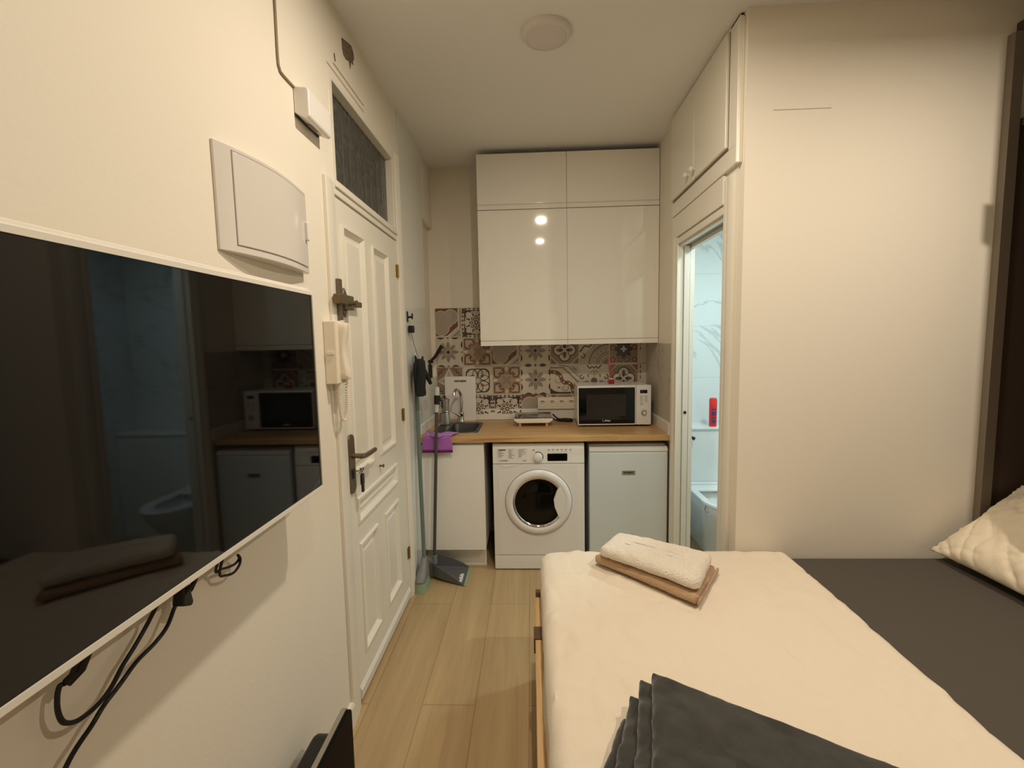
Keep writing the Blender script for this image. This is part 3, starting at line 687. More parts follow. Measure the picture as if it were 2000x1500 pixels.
# cutting board leaning on the tiles
cbm = MB()
out = rrect(-0.120, 0.120, 0.0, 0.345, 0.010); hole = rrect(-0.048, 0.048, 0.300, 0.316, 0.0079)
n_ = len(out)
def P3(p, d): return (p[0], d, p[1])
cbm.add([P3(p, 0.0) for p in out] + [P3(p, 0.0) for p in hole] + [P3(p, 0.010) for p in out] + [P3(p, 0.010) for p in hole], [])
for i in range(n_):
    j = (i + 1) % n_
    cbm.f += [[i, j, n_ + j, n_ + i], [2 * n_ + i, 3 * n_ + i, 3 * n_ + j, 2 * n_ + j], [i, 2 * n_ + i, 2 * n_ + j, j], [n_ + i, n_ + j, 3 * n_ + j, 3 * n_ + i]]; cbm.mi += [0] * 4
cbm.xform(Matrix.Translation((-0.552, 3.579, WZ1 + 0.001)) @ Matrix.Rotation(math.radians(-2.2), 4, 'X'))
tag(cbm.build('cutting_board', 'plastic_white'), 'white cutting board with a slot handle leaning on the tiles behind the faucet', 'cutting board')
# moka pot on the sink rim corner
mx_, my_ = -0.640, 3.405
mo = thing('coffee_pot', 'shiny steel coffee pot with black handle beside the sink', 'coffee pot', (mx_, my_, WZ1))
zb = WZ1 + 0.0042
MB().lathe([(0.036, 0.0), (0.037, 0.004), (0.030, 0.085), (0.028, 0.092)], (mx_, my_, zb), n=10).build('boiler', 'steel', mo)
MB().lathe([(0.028, 0.090), (0.031, 0.096), (0.028, 0.104), (0.034, 0.185), (0.034, 0.190), (0.010, 0.200)], (mx_, my_, zb), n=10).build('pot_top', 'steel', mo)
MB().lathe([(0.006, 0.198), (0.008, 0.206), (0.006, 0.214)], (mx_, my_, zb), n=12).build('lid_knob', 'black_plastic', mo)
MB().tube(bez([(mx_ - 0.030, my_ - 0.012, zb + 0.182), (mx_ - 0.052, my_ - 0.026, zb + 0.182), (mx_ - 0.056, my_ - 0.03, zb + 0.15), (mx_ - 0.05, my_ - 0.028, zb + 0.115)], 6), 0.0065, 8).build('pot_handle', 'black_plastic', mo, smooth=True)
# purple cloth over the worktop edge
random.seed(1)
def clothf(u, v):
    x = -0.706 + 0.186 * u + 0.006 * math.sin(v * 5 + u * 3)
    s = v * 0.27
    if s < 0.13:
        y = 3.066 - s + 0.012 * math.sin(u * 9); z = WZ1 + 0.005 + 0.004 * math.sin(u * 11 + s * 40) + 0.004
        if u > 0.8: x += (u - 0.8) * 0.14 * (0.13 - s) / 0.13
    else:
        d = s - 0.13; y = WY0 - 0.007 - 0.004 * (1 + math.sin(u * 10 + d * 20)); z = WZ1 + 0.006 - d * 0.62
        if d < 0.012: y = 2.952 + 0.006 * (1 - d / 0.012) - 0.006; z = WZ1 + 0.008 - d * 0.4
    return (x, y, z)
pc = tag(MB().grid(clothf, 28, 34).build('dish_cloth', 'purple_cloth', smooth=True, solidify=0.006), 'purple cloth hanging over the worktop edge at the sink', 'cloth')
b = MB().grid(lambda u, v: (lambda p: (p[0], p[1] - 0.0005, p[2] - 0.0 - 0.016 * v))(clothf(u, 1.0)), 28, 2)
b.build('hem', 'purple_hem', pc, smooth=True, solidify=0.008)
# portable hob
hb = thing('portable_hob', 'white portable hob with black glass top on the worktop', 'hob', (0.011, 3.40, WZ1))
hx0, hx1, hy0, hy1 = -0.128, 0.148, 3.285, 3.565
MB().prism([(hx0 + 0.028, 0.930), (hx1 - 0.028, 0.930), (hx1 - 0.004, 0.945), (hx1, 0.953), (hx1, 0.962), (hx0, 0.962), (hx0, 0.953), (hx0 + 0.004, 0.945)], 'Y', hy0, hy1).build('hob_body', 'plastic_cream', hb, bevel=0.003)
MB().box(hx0 + 0.004, hx1 - 0.004, hy0 + 0.004, hy1 - 0.004, 0.962, 0.967).build('glass_top', 'hob_glass', hb, bevel=0.001)
for fx_ in (hx0 + 0.042, hx1 - 0.042):
    for fy_ in (hy0 + 0.025, hy1 - 0.025):
        MB().lathe([(0.007, 0.0), (0.009, 0.004), (0.010, 0.028)], (fx_, fy_, WZ1 + .0003), n=16).build('foot', 'peg', hb, smooth=True)
b = MB()
for k in range(5): b.cyl((hx0 + 0.05, hy0 + 0.03 + k * 0.008, 0.9672), (hx0 + 0.05, hy0 + 0.03 + k * 0.008, 0.9674), 0.002, n=8)
for q0 in (0.075, 0.078):
    b.tube([(0.03 + q0 * math.cos(q), 3.43 + q0 * math.sin(q), 0.9672) for q in [i * math.pi / 24 for i in range(49)]], 0.0004, 4)
b.build('glass_marking', 'plastic_white', hb)
# socket strip on the tiles
ss = thing('socket_strip', 'cream wall plate of five power sockets beside the microwave', 'socket', (0.21, YB - 0.02, 0.984))
SYF = YB - 0.019
MB().box(0.047, 0.417, SYF - 0.010, SYF + .0045, 0.984, 1.076).build('socket_plate', 'plastic_cream', ss, bevel=0.003)
for k in range(5):
    sx_ = 0.084 + 0.074 * k
    so = MB().lathe([(0.0260, 0.001), (0.0255, -0.003), (0.021, -0.003), (0.020, -0.0005), (0.002, -0.0005)], (sx_, SYF - 0.010, 1.032), 'Y', 28).build('socket_well', 'plastic_cream', ss, smooth=True)
    b = MB().cyl((sx_ - 0.008, SYF - 0.0115, 1.031), (sx_ - 0.008, SYF - 0.010, 1.031), 0.0028, n=10).cyl((sx_ + 0.008, SYF - 0.0115, 1.031), (sx_ + 0.008, SYF - 0.010, 1.031), 0.0028, n=10)
    b.tube([(sx_ + 0.017 * math.cos(q), SYF - 0.0125, 1.030 + 0.017 * math.sin(q)) for q in [math.pi * (0.2 + 0.6 * i / 8) for i in range(9)]], 0.0022, 6)
    b.build('socket_hole', 'dark_print', so)
# cable of the hob
b = MB().tube(bez([(0.148, 3.50, 0.935), (0.18, 3.49, 0.915), (0.24, 3.47, 0.911), (0.292, 3.45, 0.912), (0.30, 3.48, 0.913), (0.24, 3.50, 0.914), (0.19, 3.48, 0.918), (0.22, 3.455, 0.922), (0.28, 3.44, 0.922), (0.30, 3.47, 0.924), (0.25, 3.49, 0.925), (0.20, 3.52, 0.92), (0.16, 3.55, 0.95)], 8), 0.0055, 8)
tag(b.build('hob_cable', 'black_rubber', smooth=True), 'black coiled cable lying between the hob and the microwave', 'cable')
# microwave
mw = thing('microwave', 'white microwave with black glass door on the worktop', 'microwave', (0.575, 3.42, WZ1))
mx0, mx1, my0, my1, mz0, mz1 = 0.321, 0.829, 3.252, 3.575, 0.916, 1.193
MB().box(mx0 + 0.004, mx1 - 0.004, my0 + 0.02, my1, mz0 + 0.003, mz1 - 0.003).build('housing', 'appliance_white', mw, bevel=0.004)
dr_ = MB().prism(rrect(mx0, 0.7245, mz0, mz1, 0.006), 'Y', my0, my0 + 0.022).build('oven_door', 'appliance_white', mw, bevel=0.003)
MB().prism(rrect(mx0 + 0.007, 0.717, mz0 + 0.010, mz1 - 0.014, 0.004), 'Y', my0 - 0.0015, my0 + 0.004).build('door_glass', 'black_gloss', dr_)
win_m = mat('microwave_window', (30, 28, 26), 0.22)
MB().prism(rrect(mx0 + 0.060, 0.655, mz0 + 0.062, mz1 - 0.060, 0.006), 'Y', my0 - 0.0022, my0 - 0.001).build('door_window', 'microwave_window', dr_)
b = text_mb('Midea', 0.017, (0.506, my0 - 0.0018, mz0 + 0.026), (1, 0, 0), (0, 0, 1), 0.0004, 0.0003, shear=0.2)
b.tube([(0.503 + 0.010 * math.cos(q), my0 - 0.0018, mz0 + 0.031 + 0.008 * math.sin(q)) for q in [math.pi * (0.6 + 1.0 * i / 14) for i in range(15)]], 0.0008, 4)
b.build('brand_mark', 'plastic_white', dr_)
cp = MB().prism(rrect(0.7265, mx1, mz0, mz1, 0.006), 'Y', my0, my0 + 0.022).build('control_panel', 'appliance_white', mw, bevel=0.003)
MB().prism(rrect(0.752, 0.802, mz0 + 0.220, mz0 + 0.244, 0.002), 'Y', my0 - 0.001, my0 + 0.002).build('display', 'black_gloss', cp)
for z in (0.198, 0.188, 0.178, 0.168, 0.148, 0.138):
    for x0_, x1_ in ((0.752, 0.772), (0.784, 0.803)):
        if z > 0.15 or x0_ < 0.76: MB().box(x0_, x1_, my0 - 0.0005, my0 + .001, mz0 + z, mz0 + z + 0.003).build('key_caption', 'grey_print', cp)
MB().box(0.750, 0.812, my0 - 0.0005, my0 + .001, mz0 + 0.1575, mz0 + 0.159).build('divider_line', 'grey_print', cp)
for q in range(10):
    a = math.radians(20 + q * 32); MB().box(0.779 + 0.024 * math.cos(a) - 0.001, 0.779 + 0.024 * math.cos(a) + 0.001, my0 - 0.0005, my0 + .001, mz0 + 0.086 + 0.024 * math.sin(a) - 0.002, mz0 + 0.086 + 0.024 * math.sin(a) + 0.002).build('dial_mark', 'grey_print', cp)
MB().lathe([(0.019, 0.0), (0.019, -0.005), (0.017, -0.006), (0.013, -0.016), (0.011, -0.018)], (0.779, my0, mz0 + 0.086), 'Y', 32).build('dial', 'chrome', cp, smooth=True)
for x in (mx0 + 0.05, mx1 - 0.05):
    for y in (my0 + 0.05, my1 - 0.05): MB().lathe([(0.012, 0.0), (0.012, 0.016)], (x, y, WZ1 + .0003), n=14).build('foot', 'black_rubber', mw)
# reed diffuser on the microwave
rd = thing('reed_diffuser', 'small red reed diffuser standing on top of the microwave', 'diffuser', (0.580, 3.42, mz1))
zx = mz1 - 0.0028
MB().box(0.560, 0.602, 3.40, 3.442, zx + .0005, zx + 0.030).build('bottle', 'red_liquid', rd, bevel=0.004)
MB().box(0.570, 0.592, 3.41, 3.432, zx + 0.030, zx + 0.042).build('bottle_neck', 'clear_plastic', rd, bevel=0.002)
for dx, dy, h in ((-0.034, -0.01, 0.20), (-0.022, 0.014, 0.215), (-0.010, -0.012, 0.20), (0.012, 0.012, 0.17), (0.022, 0.0, 0.16), (0.004, -0.004, 0.19)):
    MB().tube([(0.581 + dx * 0.1, 3.421 + dy * .1, zx + 0.030), (0.581 + dx, 3.421 + dy, zx + h)], 0.0016, 6).build('reed', 'reed_red', rd)

# washing machine
wm = thing('washing_machine', 'white front-loading washing machine under the worktop', 'washing machine', (0.038, 3.22, 0))
wx0, wx1, wy0 = -0.2597, 0.3353, 2.972
MB().box(wx0, wx1, wy0 + 0.012, 3.52, 0.006, 0.850).build('housing', 'appliance_white', wm, bevel=0.006, seg=3)
dcx, dcz, dro = 0.035, 0.463, 0.216
fr = MB(); N = 64; ang = [2 * math.pi * i / N for i in range(N)]
def clampbox(q, x0, x1, z0, z1):
    c, s_ = math.cos(q), math.sin(q)
    tt = min(((x1 - dcx) / c if c > 1e-6 else (x0 - dcx) / c if c < -1e-6 else 9), ((z1 - dcz) / s_ if s_ > 1e-6 else (z0 - dcz) / s_ if s_ < -1e-6 else 9))
    return (dcx + tt * c, dcz + tt * s_)
fz0, fz1 = 0.105, 0.716
def ringb(x0, x1, z0, z1, y):
    pts = [clampbox(q, x0, x1, z0, z1) for q in ang]
    for cx2, cz2 in ((x0, z0), (x1, z0), (x0, z1), (x1, z1)):
        k = min(range(N), key=lambda i: (pts[i][0] - cx2) ** 2 + (pts[i][1] - cz2) ** 2); pts[k] = (cx2, cz2)
    return [(x, y, z) for x, z in pts]
fr.loops([ringb(wx0 + .001, wx1 - .001, fz0, fz1, wy0 + 0.03), ringb(wx0 + .001, wx1 - .001, fz0, fz1, wy0 + 0.004), ringb(wx0 + 0.04, wx1 - 0.04, fz0 + .002, fz1 - .002, wy0), [(dcx + (dro + 0.004) * math.cos(q), wy0, dcz + (dro + 0.004) * math.sin(q)) for q in ang], [(dcx + (dro + 0.001) * math.cos(q), wy0 + 0.014, dcz + (dro + 0.001) * math.sin(q)) for q in ang]], False, False)
fr.build('front_panel', 'appliance_white', wm)
MB().prism([(wy0 + 0.02, 0.008), (wy0 + 0.002, 0.008), (wy0 + 0.001, 0.095), (wy0 + 0.008, 0.104), (wy0 + 0.02, 0.104)], 'X', wx0 + .001, wx1 - .001).build('kick_panel', 'appliance_white', wm, bevel=0.002)
MB().prism([(wy0 + 0.03, 0.717), (wy0 + 0.006, 0.717), (wy0, 0.722), (wy0 + 0.004, 0.80), (wy0 + 0.012, 0.835), (wy0 + 0.03, 0.850), (wy0 + 0.03, 0.85)][:6], 'X', wx0 + .001, wx1 - .001).build('control_fascia', 'appliance_white', wm, bevel=0.002)
yf_ = wy0 + 0.0012
# detergent drawer with printed programme table
dw = MB().prism(rrect(wx0 + 0.033, wx0 + 0.228, 0.722, 0.824, 0.007), 'Y', wy0 - 0.001, wy0 + 0.010).build('detergent_drawer', 'appliance_white', wm, bevel=0.0015)
b = MB(); bx0 = wx0 + 0.038; by_ = wy0 - 0.0016
MB().box(bx0 + 0.002, bx0 + 0.048, by_, by_ + .001, 0.808, 0.815).build('print_heading', 'dark_print', dw)
random.seed(7)
for c0, c1, z0, z1 in ((0.0, 0.05, 0.765, 0.803), (0.066, 0.112, 0.755, 0.815), (0.130, 0.180, 0.765, 0.815)):
    z = z1; b = MB()
    while z > z0:
        w = random.uniform(0.35, 1.0) * (c1 - c0); b.box(bx0 + c0, bx0 + c0 + w, by_, by_ + .001, z - 0.0022, z); z -= 0.0062
    b.build('programme_column', 'grey_print', dw)
for x0_, x1_ in ((0.158, 0.163), (0.168, 0.178)): MB().box(bx0 + x0_, bx0 + x1_, by_, by_ + .001, 0.737, 0.744).build('rating_mark', 'grey_print', dw)
MB().tube([(bx0 + 0.013 + 0.0065 * math.cos(q), by_, 0.741 + 0.0065 * math.sin(q)) for q in [i * math.pi / 12 for i in range(25)]], 0.0009, 4).build('round_emblem', 'grey_print', dw)
text_mb('INDESIT', 0.0115, (bx0 + 0.022, by_, 0.7375), (1, 0, 0), (0, 0, 1), 0.0004, 0.0003).build('brand_mark', 'grey_print', dw)
MB().prism([(wx0 + 0.04, 0.716), (wx0 + 0.062, 0.700), (wx0 + 0.080, 0.694), (wx0 + 0.11, 0.698), (wx0 + 0.17, 0.712), (wx0 + 0.19, 0.7165)], 'Y', wy0 - 0.002, wy0 + 0.004).build('drawer_grip', 'appliance_white', wm, bevel=0.002)
MB().lathe([(0.034, 0.0), (0.034, -0.002), (0.029, -0.003), (0.027, -0.020), (0.020, -0.024)], (0.036, wy0 + 0.002, 0.764), 'Y', 40).build('programme_dial', 'appliance_white', wm, smooth=True)
MB().tube([(0.036 + 0.0325 * math.cos(q), wy0 - 0.001, 0.764 + 0.0325 * math.sin(q)) for q in [math.pi * (-0.12 + 0.8 * i / 20) for i in range(21)]], 0.0022, 6).build('dial_shadow_gap', 'dark_print', wm)
ds = MB().prism(rrect(0.096, 0.225, 0.736, 0.785, 0.006), 'Y', wy0 - 0.0005, wy0 + 0.010).build('display', 'black_gloss', wm, bevel=0.001)
for k in range(6): MB().cyl((0.105 + 0.028 * k, yf_ + 0.002, 0.800), (0.105 + 0.028 * k, yf_ - 0.0005, 0.800), 0.0045, n=14).build('option_button', 'plastic_white', wm)
for k in range(6): MB().box(0.099 + 0.028 * k, 0.112 + 0.028 * k, yf_ - .0002, yf_ + .002, 0.810, 0.8125).build('button_caption', 'grey_print', wm)
MB().box(0.004, 0.012, yf_ - .0002, yf_ + .002, 0.806, 0.813).build('start_symbol', 'grey_print', wm)
# porthole door: ring with a grip bite on the right
pd = MB()
def dring(r, y): return [(dcx + r * math.cos(q), y, dcz + r * math.sin(q)) for q in ang]
pd.loops([dring(dro, wy0 + 0.012), dring(dro, wy0 - 0.004), dring(dro - 0.008, wy0 - 0.014), dring(dro - 0.03, wy0 - 0.018), dring(0.172, wy0 - 0.014), dring(0.160, wy0 - 0.004), dring(0.152, wy0 + 0.006)], False, False)
pdo = pd.build('porthole_door', 'appliance_white', wm, smooth=True)
MB().lathe([(0.167, 0.0), (0.166, -0.004), (0.158, -0.002), (0.153, 0.006)], (dcx, wy0 - 0.009, dcz), 'Y', 64, False).build('inner_ring', 'chrome', pdo, smooth=True)
MB().loops([dring(0.158, wy0 + 0.002), dring(0.14, wy0 + 0.004), dring(0.10, wy0 - 0.004), dring(0.05, wy0 - 0.008), dring(0.01, wy0 - 0.009)]).build('porthole_glass', 'black_gloss', pdo, smooth=True)
hp = []
for q in [math.radians(-38 + 76 * i / 12) for i in range(13)]: hp.append((dcx + 0.176 * math.cos(q), dcz + 0.176 * math.sin(q)))
hp += [(dcx + 0.122, dcz + 0.085), (dcx + 0.098, dcz + 0.020), (dcx + 0.104, dcz - 0.03), (dcx + 0.128, dcz - 0.092)]
MB().prism(hp, 'Y', wy0 - 0.0165, wy0 + 0.004).build('door_grip', 'appliance_white', pdo, bevel=0.003)
for x in (wx0 + 0.06, wx1 - 0.06): MB().lathe([(0.018, 0.0), (0.018, 0.008)], (x, 3.05, 0), n=14).build('foot', 'black_rubber', wm)

# fridge
fg = thing('refrigerator', 'small white refrigerator under the worktop beside the bathroom door', 'refrigerator', (0.618, 3.22, 0))
gx0, gx1, gy0 = 0.366, 0.867, 2.972
MB().box(gx0 + 0.002, gx1 - 0.002, gy0 + 0.055, 3.50, 0.012, 0.818).build('housing', 'fridge_white', fg, bevel=0.004)
MB().box(gx0 + 0.004, gx1 - 0.004, gy0 + 0.04, gy0 + 0.056, 0.03, 0.81).build('door_gasket', 'grey_rim', fg)
fd = MB().box(gx0, gx1, gy0, gy0 + 0.042, 0.03, 0.788).build('fridge_door', 'fridge_white', fg, bevel=0.008, seg=4)
MB().prism([(gy0 + 0.042, 0.789), (gy0 + 0.004, 0.789), (gy0, 0.795), (gy0 + 0.002, 0.808), (gy0 + 0.016, 0.822), (gy0 + 0.042, 0.826)], 'X', gx0, gx1).build('door_handle_rail', 'appliance_white', fd, bevel=0.003)
MB().prism(rrect(gx0 + 0.002, gx1 - 0.002, gy0 + 0.045, 3.50, 0.01), 'Z', 0.819, 0.833).build('top_plate', 'appliance_white', fg, bevel=0.004)
MB().prism(rrect(0.575, 0.660, 0.640, 0.668, 0.004), 'Y', gy0 - 0.0012, gy0 + 0.002).build('badge', 'grey_rim', fd)
b = MB(); random.seed(3); x = 0.588
for k in range(8):
    w = random.uniform(0.004, 0.0075); b.box(x, x + w, gy0 - 0.0018, gy0, 0.652 - (0.004 if k == 4 else 0), 0.660 + (0.003 if k in (0, 5, 7) else 0)); x += w + 0.0018
b.build('badge_lettering', 'dark_print', fd)
for x in (gx0 + 0.05, gx1 - 0.05):
    for y in (3.06, 3.45): MB().lathe([(0.016, 0.0), (0.016, 0.014)], (x, y, 0), n=14).build('foot', 'black_rubber', fg)

# ------------------------------------------------------------------ patterned wall tiles behind the worktop
TC = {'w': (206, 196, 178), 'k': (60, 52, 46), 'n': (118, 76, 56), 't': (146, 126, 106), 'g': (138, 128, 114), 'l': (178, 166, 148), 'b': (176, 178, 170), 'r': (134, 98, 78), 'm': (160, 140, 118), 'gr': (170, 158, 142)}
KEYS = list(TC)
for k_ in KEYS: mat('tile_' + k_, TC[k_], 0.28)
tl = MB(); PT = 0.225; TX0, TYF = 0.034 - 0.1125 - 3 * PT, YB - 0.008
class Tile:
    def __init__(s, col, row_z, zmin=-9, x0=None):
        s.cx = TX0 + PT * (col + 0.5); s.cz = row_z; s.h = 0; s.zmin = zmin
        s.poly([(-.495, -.495), (.495, -.495), (.495, .495), (-.495, .495)], 'w')
    def P(s, p, lay=True):
        x = max(XL + 0.007, min(0.881, s.cx + p[0] * PT)); z = s.cz + p[1] * PT
        return (x, TYF - 0.0004 - s.h * 0.00012, max(z, 0.95))
    def poly(s, pts, c):
        s.h += 1; tl.cur = KEYS.index(c)
        q = [s.P(p) for p in pts]
        if max(p[0] for p in q) - min(p[0] for p in q) < 1e-4 or max(p[2] for p in q) - min(p[2] for p in q) < 1e-4: return
        tl.add(q, [tuple(range(len(q)))])
    def disk(s, x, z, r, c, n=18, rx=None): s.poly([(x + (rx or r) * math.cos(2 * math.pi * i / n), z + r * math.sin(2 * math.pi * i / n)) for i in range(n)], c)
    def stroke(s, pts, w, c):
        s.h += 1; tl.cur = KEYS.index(c)
        n = len(pts); L = []; R = []
        for i in range(n):
            a, b = pts[max(i - 1, 0)], pts[min(i + 1, n - 1)]
            d = Vector((b[0] - a[0], b[1] - a[1])); d = d.normalized() if d.length > 0 else Vector((1, 0))
            L.append((pts[i][0] - d.y * w / 2, pts[i][1] + d.x * w / 2)); R.append((pts[i][0] + d.y * w / 2, pts[i][1] - d.x * w / 2))
        cl = lambda p: (max(-.495, min(.495, p[0])), max(-.495, min(.495, p[1])))
        vs = [s.P(cl(p)) for p in L + R]
        tl.add(vs, [(i, i + 1, n + i + 1, n + i) for i in range(n - 1)])
    def arc(s, x, z, r, a0, a1, w, c, n=16): s.stroke([(x + r * math.cos(math.radians(a0 + (a1 - a0) * i / n)), z + r * math.sin(math.radians(a0 + (a1 - a0) * i / n))) for i in range(n + 1)], w, c)
    def sector(s, x, z, r, a0, a1, c, n=16): s.poly([(x, z)] + [(x + r * math.cos(math.radians(a0 + (a1 - a0) * i / n)), z + r * math.sin(math.radians(a0 + (a1 - a0) * i / n))) for i in range(n + 1)], c)
    def petal(s, x, z, ang, r0, r1, w, c):
        ca, sa = math.cos(math.radians(ang)), math.sin(math.radians(ang)); n = 8; up = []; dn = []
        for i in range(n + 1):
            t = i / n; r = r0 + (r1 - r0) * t; h = w * math.sin(math.pi * t) ** 0.8 / 2
            up.append((x + r * ca - h * sa, z + r * sa + h * ca)); dn.append((x + r * ca + h * sa, z + r * sa - h * ca))
        s.poly(up[:-1] + dn[:0:-1], c)
    def curl(s, x, z, r, a0, turn, w, c, n=18):
        s.stroke([(x + r * (1 - 0.62 * i / n) * math.cos(math.radians(a0 + turn * i / n)), z + r * (1 - 0.62 * i / n) * math.sin(math.radians(a0 + turn * i / n))) for i in range(n + 1)], w, c)
def t_flower(c, z):
    t = Tile(c, z)
    for a in range(8): t.petal(0, 0, a * 45, 0.06, 0.37 if a % 2 == 0 else 0.35, 0.13, 'g'); t.stroke([(0.09 * math.cos(a * math.pi / 4), .09 * math.sin(a * math.pi / 4)), (0.33 * math.cos(a * math.pi / 4), .33 * math.sin(a * math.pi / 4))], 0.010, 'l')
    t.poly([(0, .075), (.075, 0), (0, -.075), (-.075, 0)], 'k')
    for sx in (-1, 1):
        for o in (-0.25, 0.25):
            t.poly([(sx * .495, o - .13), (sx * .455, o - .06), (sx * .445, o), (sx * .455, o + .06), (sx * .495, o + .13)], 'k')
            t.poly([(o - .13, sx * .495), (o - .06, sx * .455), (o, sx * .445), (o + .06, sx * .455), (o + .13, sx * .495)], 'k')
        t.poly([(sx * .495, -.035), (sx * .45, 0), (sx * .495, .035)], 'k'); t.poly([(-.035, sx * .495), (0, sx * .45), (.035, sx * .495)], 'k')
def t_scroll(c, z):
    t = Tile(c, z); t.poly([(-.47, -.47), (.47, -.47), (.47, .47), (-.47, .47)], 'm')
    for sx in (-1, 1):
        for sz in (-1, 1):
            t.poly([(sx * .14, sz * .40), (sx * .42, sz * .42), (sx * .40, sz * .14), (sx * .30, sz * .16), (sx * .26, sz * .27), (sx * .16, sz * .30)], 'l')
            t.stroke([(sx * .10, sz * .30), (sx * .12, sz * .40), (sx * .22, sz * .425), (sx * .42, sz * .42), (sx * .425, sz * .22), (sx * .40, sz * .12), (sx * .30, sz * .10)], 0.05, 'n')
            t.curl(sx * .17, sz * .27, 0.085, 90 if sx > 0 else 90, (300 if sx * sz > 0 else -300), 0.045, 'n'); t.curl(sx * .28, sz * .17, 0.085, 0 if sx > 0 else 180, (-300 if sx * sz > 0 else 300), 0.045, 'n')
    for a in range(4): t.petal(0, 0, 45 + 90 * a, 0.02, 0.22, 0.10, 'g'); t.petal(0, 0, 90 * a, 0.30, 0.48, 0.10, 'w')
    t.disk(0, 0, .05, 't')
def t_arch(c, z, flip=1, vert=1):
    t = Tile(c, z)
    f = lambda pts: [(flip * x, vert * y) for x, y in pts]
    t.poly(f([(-.495, .495), (.36, .495), (.36, -.12), (-.02, -.44), (-.495, -.44)]), 'n')
    q = [(-.22, .14, .26), (.12, .20, .24), (-.20, -.16, .25), (-.05, .08, .25)]
    for x, y, r in q: t.disk(flip * x, vert * y, r + .025, 'w')
    for x, y, r in q: t.disk(flip * x, vert * y, r, 'gr')
    t.arc(flip * -.1, vert * .15, .16, 20, 200, 0.012, 'l'); t.arc(flip * -.2, vert * -.1, .15, 90, 260, 0.012, 'l')
    t.stroke(f([(.40, .495), (.40, -.14), (0.0, -.46), (-.495, -.46)]), 0.05, 'w'); t.stroke(f([(.45, .495), (.45, -.2)]), 0.03, 'g')
    t.poly(f([(.46, -.16), (.46, -.47), (.08, -.47)]), 'b'); t.poly(f([(.42, -.25), (.42, -.44), (.20, -.44)]), 'g'); t.stroke(f([(.47, -.3), (.28, -.47)]), .03, 'w')
def t_lace(c, z):
    t = Tile(c, z)
    t.poly(rrect(-.42, .42, -.42, .42, .12, 3), 'k'); 
    for i in range(16):
        a = 2 * math.pi * i / 16; k = 0.33 + (0.06 if i % 4 == 2 else 0); t.disk(k * math.cos(a), k * math.sin(a), 0.085, 'w', 10)
    t.disk(0, 0, .34, 'w', 24)
    for i in range(8):
        a = i * 45
        t.petal(0, 0, a, 0.10, 0.25, 0.10, 'k'); t.petal(0, 0, a, 0.13, 0.22, 0.04, 'w')
        a2 = math.radians(a + 22.5); t.disk(.27 * math.cos(a2), .27 * math.sin(a2), .035, 'k', 8)
        t.petal(0, 0, a + 22.5, 0.30, 0.38, 0.05, 'n')
    t.disk(0, 0, .08, 'n', 12); t.disk(0, 0, .04, 'w', 10)
    for sx in (-1, 1):
        for sz in (-1, 1):
            for a in range(4): t.petal(sx * .42, sz * .42, 45 + 90 * a, 0.0, 0.09, 0.05, 'k')
            t.arc(sx * .495, sz * .495, .17, 180 if sx > 0 and sz > 0 else (270 if sx < 0 and sz > 0 else (90 if sx > 0 else 0)), (270 if sx > 0 and sz > 0 else (360 if sx < 0 and sz > 0 else (180 if sx > 0 else 90))), 0.03, 'k', 8)
        for o in (-.22, -.07, .07, .22): t.disk(sx * .465, o, .03, 'k', 8); t.disk(o, sx * .465, .03, 'k', 8)
def t_clover(c, z):
    t = Tile(c, z); t.poly([(-.47, -.47), (.47, -.47), (.47, .47), (-.47, .47)], 't')
    for r, k in ((.20, 'k'), (.165, 'w')):
        for a in range(4): t.disk(.20 * math.cos(a * math.pi / 2), .20 * math.sin(a * math.pi / 2), r, k, 20)
        t.poly([(-r, -r * 0.9), (r, -r * .9), (r, r * .9), (-r, r * .9)], k)
    for a in range(4): t.petal(0, 0, 90 * a, .03, .29, .12, 'k'); t.disk(.21 * math.cos(a * math.pi / 2), .21 * math.sin(a * math.pi / 2), .055, 'n', 10); t.curl(.15 * math.cos(math.pi / 4 + a * math.pi / 2), .15 * math.sin(math.pi / 4 + a * math.pi / 2), .05, a * 90, 260, .025, 'k', 10)
    t.poly([(0, .06), (.06, 0), (0, -.06), (-.06, 0)], 'w')
    for sx in (-1, 1):
        for sz in (-1, 1): t.stroke([(sx * .47, sz * .22), (sx * .22, sz * .47)], .03, 'w'); t.poly([(sx * .47, sz * .30), (sx * .47, sz * .47), (sx * .30, sz * .47)], 'r')
def t_quarter(c, z):
    t = Tile(c, z)
    t.stroke([(-.495, .40), (-.05, .40), (.40, -.05), (.46, -.12)], .06, 't'); t.stroke([(-.2, .48), (.12, .44), (.48, .08)], .04, 'g')
    t.poly([(.10, .47), (.47, .47), (.47, .16)], 'b'); t.petal(.25, .42, -40, 0, .22, .08, 'g')
    P = [(-.495, .26), (-.30, .24), (-.16, .14), (-.10, -.02), (-.02, -.12), (.12, -.12), (.24, -.24), (.28, -.42), (.29, -.495)]
    P = [(v.x, v.y) for v in bez([(x, y, 0) for x, y in P], 4)]
    t.stroke(P, .13, 'n')
    for i in (3, 9, 15, 21, 27): t.disk(P[i][0], P[i][1], .032, 'w', 10)
    t.poly([(-.495, -.30), (-.36, -.40), (-.2, -.44), (.2, -.44), (.2, -.495), (-.495, -.495)], 'k')
    t.curl(-.25, -.02, .17, 120, -330, .022, 'g'); t.curl(0, -.30, .13, 40, -300, .022, 'g'); t.petal(-.2, -.28, 0, -.06, .06, .05, 'n')
